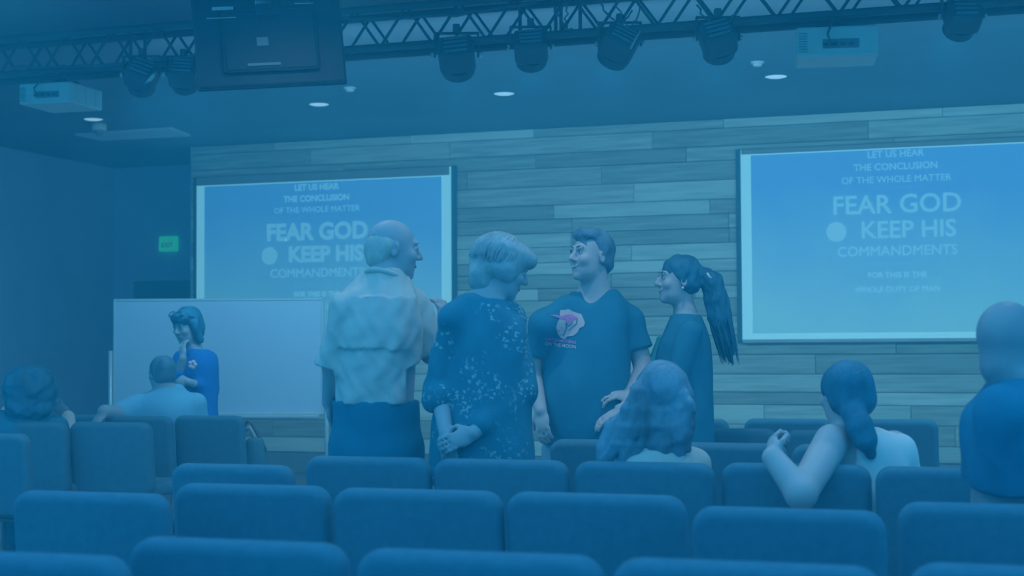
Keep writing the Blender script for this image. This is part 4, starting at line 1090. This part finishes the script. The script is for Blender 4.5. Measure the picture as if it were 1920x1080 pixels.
# ---- 5. the woman in blue by the whiteboard
def blue_woman():
    P = Person(368, 11.1, 'woman in a bright blue top standing at the whiteboard, hand at her mouth', skin='skin_warm', res=0.009)
    J = P.J; phi = 150
    hc = J(350, 611, -0.02); nb = J(366, 668, 0.02)
    P.head(hc, 148, -16, 0, 1.0, 1.0, nb, 0.05)
    z = lambda py: J(368, py)[2]
    keys = [(z(850), 0.16, 0.13, J(370, 850)[0], 0), (z(790), 0.15, 0.125, J(370, 790)[0], 0), (z(740), 0.135, 0.115, J(370, 740)[0], 0), (z(695), 0.142, 0.115, J(368, 695)[0], 0), (z(675), 0.14, 0.10, J(367, 675)[0], 0), (z(662), 0.10, 0.07, J(366, 662)[0], 0), (z(648), 0.05, 0.05, J(363, 648)[0], 0)]
    P.body.put(loft(keys, phi, -0.012), 0.03)
    sl, sr = J(391, 675, 0.0), J(340, 674, -0.06)
    el, er = J(393, 728, -0.02), J(331, 712, -0.15); wl, wr = J(352, 716, -0.2), J(343, 672, -0.2)
    P.limb(sl, el, wl, 0.045, 0.037, 0.026); P.limb(sr, er, wr, 0.045, 0.037, 0.026)
    P.hand(wr, (-0.12, 0.35, 1), (-0.7, -0.8, 0), 0.55, -1, 0.95)
    P.hand(wl, (-1, 0.05, 0.25), (0, -1, 0.2), 0.5, -1, 0.95)
    S = P.field(0.009)
    S.put(loft(keys, phi, 0.014, z(815), z(656)), 0.02); S.put(cap(sl, sr, 0.05), 0.05)
    S.put(cap(sl, el, 0.062, 0.058), 0.03); S.put(cap(sr, er, 0.062, 0.056), 0.03)
    S.put(cap(el, el * 0.45 + wl * 0.55, 0.056, 0.046), 0.02); S.put(cap(er, er * 0.7 + wr * 0.3, 0.052, 0.05), 0.02)
    S.put(cap(J(350, 640, -0.12), J(352, 686, -0.16), 0.05, 0.02), 0.01, '-')
    S.wrinkle(0.005, 26, 51, (1.2, 1.2, 0.5))
    P.cloth('top', S, 'shirt_royal')
    bm = bmesh.new()
    for k in range(5):
        a_ = 2 * math.pi * k / 5; bmesh.ops.create_uvsphere(bm, u_segments=8, v_segments=6, radius=0.016, matrix=Matrix.Translation(Vector(J(361, 684, -0.175)) + Vector((0.018 * math.cos(a_), 0, 0.018 * math.sin(a_)))))
    P.parts.append(('flower_badge', me_of(bm, 'flower_badge'), 'print_white', None))
    legs(P, z(845), phi, 0.08, 0.1, J(370, 845)[0], 0.0, (0.085, 0.058, 0.042), 0.016, 'trousers_dark', [(z(860), 0.15, 0.12, J(370, 860)[0], 0), (z(800), 0.14, 0.115, J(370, 800)[0], 0)])
    P.hair([('e', (0, -0.025, 0.04), (0.095, 0.11, 0.09)), ('e', (0, -0.055, -0.03), (0.096, 0.07, 0.09)), ('e', (0, 0.06, 0.07), (0.075, 0.05, 0.045)), ('c', (0.075, 0.01, 0.02), (0.085, -0.01, -0.09), 0.03, 0.024), ('c', (-0.075, 0.01, 0.02), (-0.088, -0.01, -0.1), 0.032, 0.028)],
           [('e', (0, 0.12, -0.045), (0.072, 0.09, 0.085))], 'hair_dark', (0.006, 60), seed=14)
    # sunglasses pushed up on the head
    bm = bmesh.new(); T = P.HT
    for sx in (-1, 1):
        bm_tube(bm, [T(sx * 0.03 + 0.024 * math.cos(t), 0.088 - 0.02 * math.sin(t), 0.108 + 0.014 * math.sin(t)) for t in np.linspace(0, 2 * math.pi, 14)], 0.004, 6)
        bm_tube(bm, [T(sx * 0.055, 0.088, 0.1), T(sx * 0.092, 0.02, 0.07), T(sx * 0.098, -0.03, 0.04)], 0.004, 6)
    P.parts.append(('sunglasses', me_of(bm, 'sunglasses'), 'shoe_dark', None))
    P.face_parts(0, 'hair_dark')
    P.done()

# ---- 6. the seated man in a light blue shirt
def seated_man():
    P = Person(310, 10.32, 'seated man in light blue shirt with thinning hair, arm along a chair back', skin='skin_warm', res=0.009, hx=0.7)
    J = P.J; phi = 12
    hc = J(303, 699, 0.03); nb = J(315, 748, 0.0)
    P.head(hc, 32, -8, 0, 1.0, 1.04, nb, 0.062)
    z = lambda py: J(310, py)[2]
    keys = [(z(900), 0.19, 0.15, J(312, 900)[0], 0.02), (z(800), 0.215, 0.15, J(312, 800)[0], 0.01), (z(770), 0.21, 0.14, J(312, 770)[0], 0), (z(748), 0.17, 0.115, J(314, 748)[0], 0), (z(732), 0.1, 0.08, J(315, 732)[0], 0), (z(722), 0.06, 0.06, J(315, 722)[0], 0.01)]
    P.body.put(loft(keys, phi, -0.012), 0.03)
    sl, sr = J(262, 758, -0.02), J(366, 760, 0.02)
    el, er = J(226, 776, -0.16), J(384, 830, 0.05); wl, wr = J(196, 772, -0.3), J(360, 850, 0.25)
    P.limb(sl, el, wl, 0.058, 0.055, 0.045); P.limb(sr, er, wr, 0.055, 0.043, 0.03)
    P.hand(wl, (-0.35, -0.5, -0.6), (-0.3, -0.5, 0.8), 0.6, 1, 1.05)
    P.hand(wr, (-0.2, 1, -0.1), (0, 0, 1), 0.5, 1)
    S = P.field(0.009)
    S.put(loft(keys, phi, 0.014, z(890), z(724)), 0.02); S.put(cap(sl, sr, 0.062), 0.05)
    S.put(cap(sl, el, 0.075, 0.078), 0.03); S.put(cap(sr, er, 0.075, 0.06), 0.03)
    S.put(cap(J(300, 736), J(330, 736), 0.06), 0.02)
    S.wrinkle(0.008, 30, 61, (0.5, 1, 1.2))
    P.cloth('shirt', S, 'shirt_light_blue')
    seated_legs(P, phi, J(312, 800)[0], 0.08)
    P.hair([('e', (0, -0.03, 0.028), (0.083, 0.092, 0.084)), ('e', (0, -0.055, -0.03), (0.072, 0.055, 0.055))], [('e', (0, 0.085, -0.02), (0.12, 0.09, 0.12)), ('e', (0, -0.005, 0.115), (0.038, 0.055, 0.03)), ('e', (0.08, 0.018, -0.035), (0.03, 0.035, 0.05)), ('e', (-0.08, 0.018, -0.035), (0.03, 0.035, 0.05))], 'hair_brown', (0.003, 90), seed=16)
    P.face_parts(0, 'hair_brown', False)
    P.done()

# ---- 7. the curly haired person at the left edge
def curly_person():
    P = Person(55, 9.4, 'seated person with round dark curly hair and pale sleeves, seen from behind', skin='skin_dark', res=0.009)
    J = P.J; phi = 15
    hc = J(56, 735, 0.0); nb = J(56, 790)
    P.head(hc, 20, -4, 0, 1.0, 1.0, nb, 0.056)
    z = lambda py: J(55, py)[2]
    keys = [(z(940), 0.17, 0.14, J(56, 940)[0], 0.02), (z(840), 0.185, 0.13, J(56, 840)[0], 0), (z(800), 0.175, 0.115, J(56, 800)[0], 0), (z(782), 0.1, 0.08, J(56, 782)[0], 0), (z(768), 0.058, 0.058, J(56, 768)[0], 0)]
    P.body.put(loft(keys, phi, -0.012), 0.03)
    sl, sr = J(2, 790, -0.02), J(108, 800, 0.02)
    el, er = J(-12, 850, 0.05), J(132, 860, 0.15); wl, wr = J(15, 775, 0.25), J(128, 782, 0.30)
    P.limb(sl, el, wl, 0.05, 0.04, 0.03); P.limb(sr, er, wr, 0.05, 0.04, 0.03)
    P.hand(wl, (0.1, 0.2, 1), (-1, 0, 0), 0.5, 1); P.hand(wr, (-0.6, 0.2, 0.6), (0, -1, 0), 0.5, -1)
    S = P.field(0.009)
    S.put(loft(keys, phi, 0.014, z(930), z(778)), 0.02); S.put(cap(sl, sr, 0.055), 0.05)
    S.put(cap(sl, el, 0.066, 0.06), 0.03); S.put(cap(sr, er, 0.066, 0.058), 0.03)
    S.wrinkle(0.006, 26, 71, (1, 1, 0.6)); P.cloth('top', S, 'jacket_dark')
    Q = P.field(0.009); Q.put(cap(el, wl, 0.055, 0.05), 0.02); P.cloth('sleeve', Q, 'shirt_white')
    Q = P.field(0.009); Q.put(cap(er, wr, 0.055, 0.04), 0.02); P.cloth('sleeve', Q, 'shirt_white')
    seated_legs(P, phi, J(56, 840)[0], 0.06)
    P.hair([('e', (0, -0.025, 0.02), (0.155, 0.14, 0.14)), ('e', (0, -0.04, -0.08), (0.14, 0.1, 0.1))], [('e', (0, 0.125, -0.03), (0.08, 0.09, 0.09))], 'hair_dark', (0.008, 70), stretch=(1, 1, 1), seed=18)
    P.done()

# ---- 8. the long haired person
def long_hair_person():
    P = Person(1235, 6.0, 'seated person with loose light brown hair, partly hiding the woman with ponytail', skin='skin_warm', res=0.009)
    J = P.J; phi = 12
    hc = J(1240, 744, 0.0); nb = J(1232, 825)
    P.head(hc, 28, -12, -6, 1.02, 1.0, nb, 0.055)
    z = lambda py: J(1235, py)[2]
    keys = [(z(1000), 0.17, 0.14, J(1232, 1000)[0], 0.03), (z(900), 0.18, 0.13, J(1232, 900)[0], 0), (z(860), 0.17, 0.11, J(1232, 860)[0], 0), (z(835), 0.1, 0.08, J(1232, 835)[0], 0), (z(812), 0.056, 0.056, J(1232, 812)[0], 0)]
    P.body.put(loft(keys, phi, -0.012), 0.03)
    sl, sr = J(1160, 870, -0.02), J(1302, 872, 0.02)
    el, er = J(1150, 980, 0.08), J(1318, 980, 0.1); wl, wr = J(1180, 1010, 0.3), J(1290, 1010, 0.3)
    P.limb(sl, el, wl, 0.05, 0.04, 0.03); P.limb(sr, er, wr, 0.05, 0.04, 0.03)
    P.hand(wl, (0.2, 1, -0.1), (0, 0, 1), 0.5, 1); P.hand(wr, (-0.2, 1, -0.1), (0, 0, 1), 0.5, -1)
    S = P.field(0.009)
    S.put(loft(keys, phi, 0.014, z(990), z(826)), 0.02); S.put(cap(sl, sr, 0.055), 0.05)
    S.put(cap(sl, el, 0.066, 0.06), 0.03); S.put(cap(sr, er, 0.066, 0.06), 0.03); S.put(cap(el, wl, 0.055, 0.045), 0.02); S.put(cap(er, wr, 0.055, 0.045), 0.02)
    S.wrinkle(0.006, 26, 81, (1, 1, 0.6)); P.cloth('top', S, 'shirt_white')
    seated_legs(P, phi, J(1232, 900)[0], 0.06)
    Jh = J
    strands = []
    rr = random.Random(4)
    for (path, r0, r1) in (([(1240, 715), (1205, 738), (1190, 780), (1165, 815), (1145, 858)], 0.055, 0.04), ([(1235, 715), (1222, 760), (1205, 810), (1185, 862)], 0.065, 0.06),
                           ([(1250, 710), (1272, 740), (1278, 790), (1268, 845)], 0.055, 0.045), ([(1240, 730), (1245, 780), (1235, 855)], 0.085, 0.07), ([(1190, 770), (1150, 800), (1132, 840), (1130, 862)], 0.035, 0.02)):
        pp = [Jh(x, y, -0.05) for x, y in path]
        n_ = len(pp) - 1
        strands += [('w', pp[i], pp[i + 1], r0 + (r1 - r0) * i / n_, r0 + (r1 - r0) * (i + 1) / n_) for i in range(n_)]
    ends = [(1126, 862), (1142, 866), (1165, 868), (1190, 868), (1215, 866), (1245, 866), (1268, 860), (1288, 845), (1296, 815)]
    mids = [(1160, 800), (1172, 800), (1188, 800), (1205, 800), (1225, 800), (1250, 800), (1272, 795), (1290, 785), (1296, 770)]
    tops = [(1192, 735), (1200, 735), (1212, 735), (1222, 738), (1235, 740), (1250, 740), (1266, 738), (1280, 740), (1286, 740)]
    for _ in range(46):
        u = rr.uniform(0, 7.99); q = int(u); f = u - q
        mx = lambda L_: np.array(L_[q]) * (1 - f) + np.array(L_[q + 1]) * f
        ph = rr.uniform(0, 6.28); am = rr.uniform(2, 7)
        st = [np.array([1226 + 4 * u, 703 - 1.5 * min(u, 8 - u)])] + [mx(tops), (mx(tops) + mx(mids)) / 2, mx(mids), (mx(mids) + mx(ends)) / 2, mx(ends)]
        dep = [-0.05, -0.095, -0.11, -0.115, -0.11, -0.095]
        pp = [Jh(p_[0] + am * math.sin(ph + 1.5 * k), p_[1], d_ + rr.uniform(-0.006, 0.006)) for k, (p_, d_) in enumerate(zip(st, dep))]
        r0 = rr.uniform(0.009, 0.016); pp = pp[:rr.choice((4, 5, 6, 6))]
        strands += [('w', a_, b_, r0, r0 * 0.8) for a_, b_ in zip(pp, pp[1:])]
    P.hair([('e', (0, -0.02, 0.035), (0.092, 0.112, 0.093))] + strands, [('e', (0, 0.125, -0.03), (0.08, 0.09, 0.09))], 'hair_light_brown', (0.006, 60), stretch=(1.2, 1.2, 0.3), seed=22, res=0.006, k=0.012,
           lo=hc - np.array([0.36, 0.26, 0.4]), hi=hc + np.array([0.26, 0.26, 0.2]))
    P.done()

# ---- 9. the woman in a white sleeveless top
def white_top_woman():
    P = Person(1600, 5.8, 'seated woman in white sleeveless top, bare elbow hooked over the chair back', skin='skin_fair', res=0.008, hx=0.6)
    J = P.J; phi = 0
    hc = J(1584, 738, 0.03); nb = J(1598, 815, 0.02)
    P.head(hc, 22, -6, 0, 1.0, 0.98, nb, 0.056)
    z = lambda py: J(1600, py)[2]
    keys = [(z(1030), 0.17, 0.14, J(1610, 1030)[0], 0.06), (z(920), 0.165, 0.13, J(1618, 920)[0], 0.05), (z(860), 0.165, 0.12, J(1616, 860)[0], 0.04), (z(825), 0.13, 0.095, J(1610, 825)[0], 0.03), (z(800), 0.062, 0.06, J(1600, 800)[0], 0.02)]
    P.body.put(loft(keys, phi, -0.004), 0.03)
    sl, sr = J(1560, 828, -0.05), J(1676, 835, 0.06)
    el, er = J(1502, 926, -0.34), J(1702, 940, 0.1); wl, wr = J(1450, 858, -0.24), J(1660, 960, 0.3)
    P.limb(sl, el, wl, 0.064, 0.053, 0.040); P.limb(sr, er, wr, 0.055, 0.042, 0.03)
    P.hand(wl, (0.05, 0.6, 0.6), (-0.9, -0.2, 0.3), 1.0, 1, 0.95); P.hand(wr, (-0.3, 1, -0.1), (0, 0, 1), 0.5, -1, 0.92)
    S = P.field(0.008)
    S.put(loft(keys, phi, 0.012, z(1020), z(812)), 0.02); S.put(cap(J(1640, 828, 0.03), J(1688, 850, 0.05), 0.058, 0.066), 0.04)
    S.put(cap(J(1685, 845, 0.05), J(1698, 880, 0.06), 0.06, 0.05), 0.03)
    S.wrinkle(0.008, 30, 91, (1.2, 1.2, 0.6))
    ck = J(1535, 800, -0.1)
    S.put(ell(J(1552, 845, -0.02), (0.095, 0.2, 0.13)), 0.02, '-')
    S.put(ell(J(1605, 810, -0.10), (0.07, 0.12, 0.055)), 0.02, '-')
    P.cloth('sleeveless_top', S, 'shirt_bright')
    seated_legs(P, phi, J(1610, 920)[0], 0.12)
    tail = [J(x, y, dd) for x, y, dd in ((1600, 775, -0.08), (1612, 800, -0.11), (1622, 825, -0.12), (1632, 850, -0.11))]
    P.hair([('e', (0, -0.025, 0.03), (0.092, 0.108, 0.09)), ('e', (0, -0.045, -0.025), (0.088, 0.078, 0.075))] + [('w', a_, b_, r_, s_) for a_, b_, r_, s_ in zip(tail, tail[1:], (0.044, 0.042, 0.038), (0.042, 0.038, 0.02))],
           [('e', (0, 0.12, -0.03), (0.085, 0.09, 0.09)), ('e', (0.085, 0.03, -0.04), (0.035, 0.045, 0.05)), ('e', (-0.085, 0.03, -0.04), (0.035, 0.045, 0.05))], 'hair_dark', (0.004, 70), seed=25, lo=hc - 0.28, hi=hc + 0.24)
    P.done()

# ---- 10. the bald man at the right edge
def bald_man():
    P = Person(1945, 4.55, 'bald man in navy shirt at the right picture edge, seated with his back turned', skin='skin_tan', res=0.009, hx=0.55)
    J = P.J; phi = -25
    hc = J(1893, 650, 0.05); nb = J(1925, 745, 0.03)
    P.head(hc, -48, -12, 0, 1.08, 1.06, nb, 0.068)
    z = lambda py: J(1945, py)[2]
    keys = [(z(1060), 0.2, 0.16, J(1955, 1060)[0], 0.06), (z(920), 0.205, 0.16, J(1955, 920)[0], 0.03), (z(820), 0.205, 0.145, J(1950, 820)[0], 0), (z(770), 0.19, 0.12, J(1945, 770)[0], 0), (z(735), 0.12, 0.09, J(1932, 735)[0], 0.02), (z(705), 0.07, 0.07, J(1922, 705)[0], 0.02)]
    P.body.put(loft(keys, phi, -0.012), 0.03)
    sl, sr = J(1884, 780, -0.09), J(2040, 775, 0.08)
    el, er = J(1872, 965, -0.03), J(2060, 960, 0.12); wl, wr = J(1900, 1040, 0.2), J(2020, 1030, 0.32)
    P.limb(sl, el, wl, 0.062, 0.05, 0.034); P.limb(sr, er, wr, 0.062, 0.05, 0.034)
    P.hand(wl, (0.2, 1, -0.1), (0, 0, 1), 0.5, 1); P.hand(wr, (-0.2, 1, -0.1), (0, 0, 1), 0.5, -1)
    S = P.field(0.009)
    S.put(loft(keys, phi, 0.014, z(1040), z(712)), 0.02); S.put(cap(sl, sr, 0.066), 0.05)
    ul = (el - sl) / np.linalg.norm(el - sl)
    S.put(cap(sl, sl + ul * 0.235, 0.078, 0.072), 0.035); S.put(cap(sr, sr + (er - sr) * 0.75, 0.078, 0.075), 0.035)
    S.wrinkle(0.006, 24, 101, (1.2, 1.2, 0.5))
    ql = sl + ul * 0.215
    S.below(lambda X, Y, Z: np.where(X < J(1915, 900)[0], (X - ql[0]) * ul[0] + (Y - ql[1]) * ul[1] + (Z - ql[2]) * ul[2], -1.0 + 0 * X + 0 * Y + 0 * Z))
    P.cloth('shirt', S, 'shirt_navy')
    seated_legs(P, phi, J(1955, 920)[0], 0.1)
    P.face_parts(0, 'hair_brown')
    P.done()

for f_ in (old_man, floral_woman, young_man, ponytail_woman, blue_woman, seated_man, curly_person, long_hair_person, white_top_woman, bald_man):
    f_()

# ------------------------------------------------------------------ haze volume added to give the overall blue tint
hz = box('haze', (-3.0, 7.0, 1.68), (16.8, 19.0, 3.36), None)
m = bpy.data.materials.new('haze'); m.use_nodes = True
N = m.node_tree.nodes; N.remove(N['Principled BSDF'])
vs_ = N.new('ShaderNodeVolumeScatter'); vs_.inputs['Color'].default_value = (0.08, 0.76, 1.0, 1); vs_.inputs['Density'].default_value = 0.036; vs_.inputs['Anisotropy'].default_value = 0.0
m.node_tree.links.new(vs_.outputs[0], N['Material Output'].inputs['Volume'])
hz.data.materials.append(m)
tag(hz, 'thin blue haze volume added to tint the whole hall', 'haze', None, 'stuff')
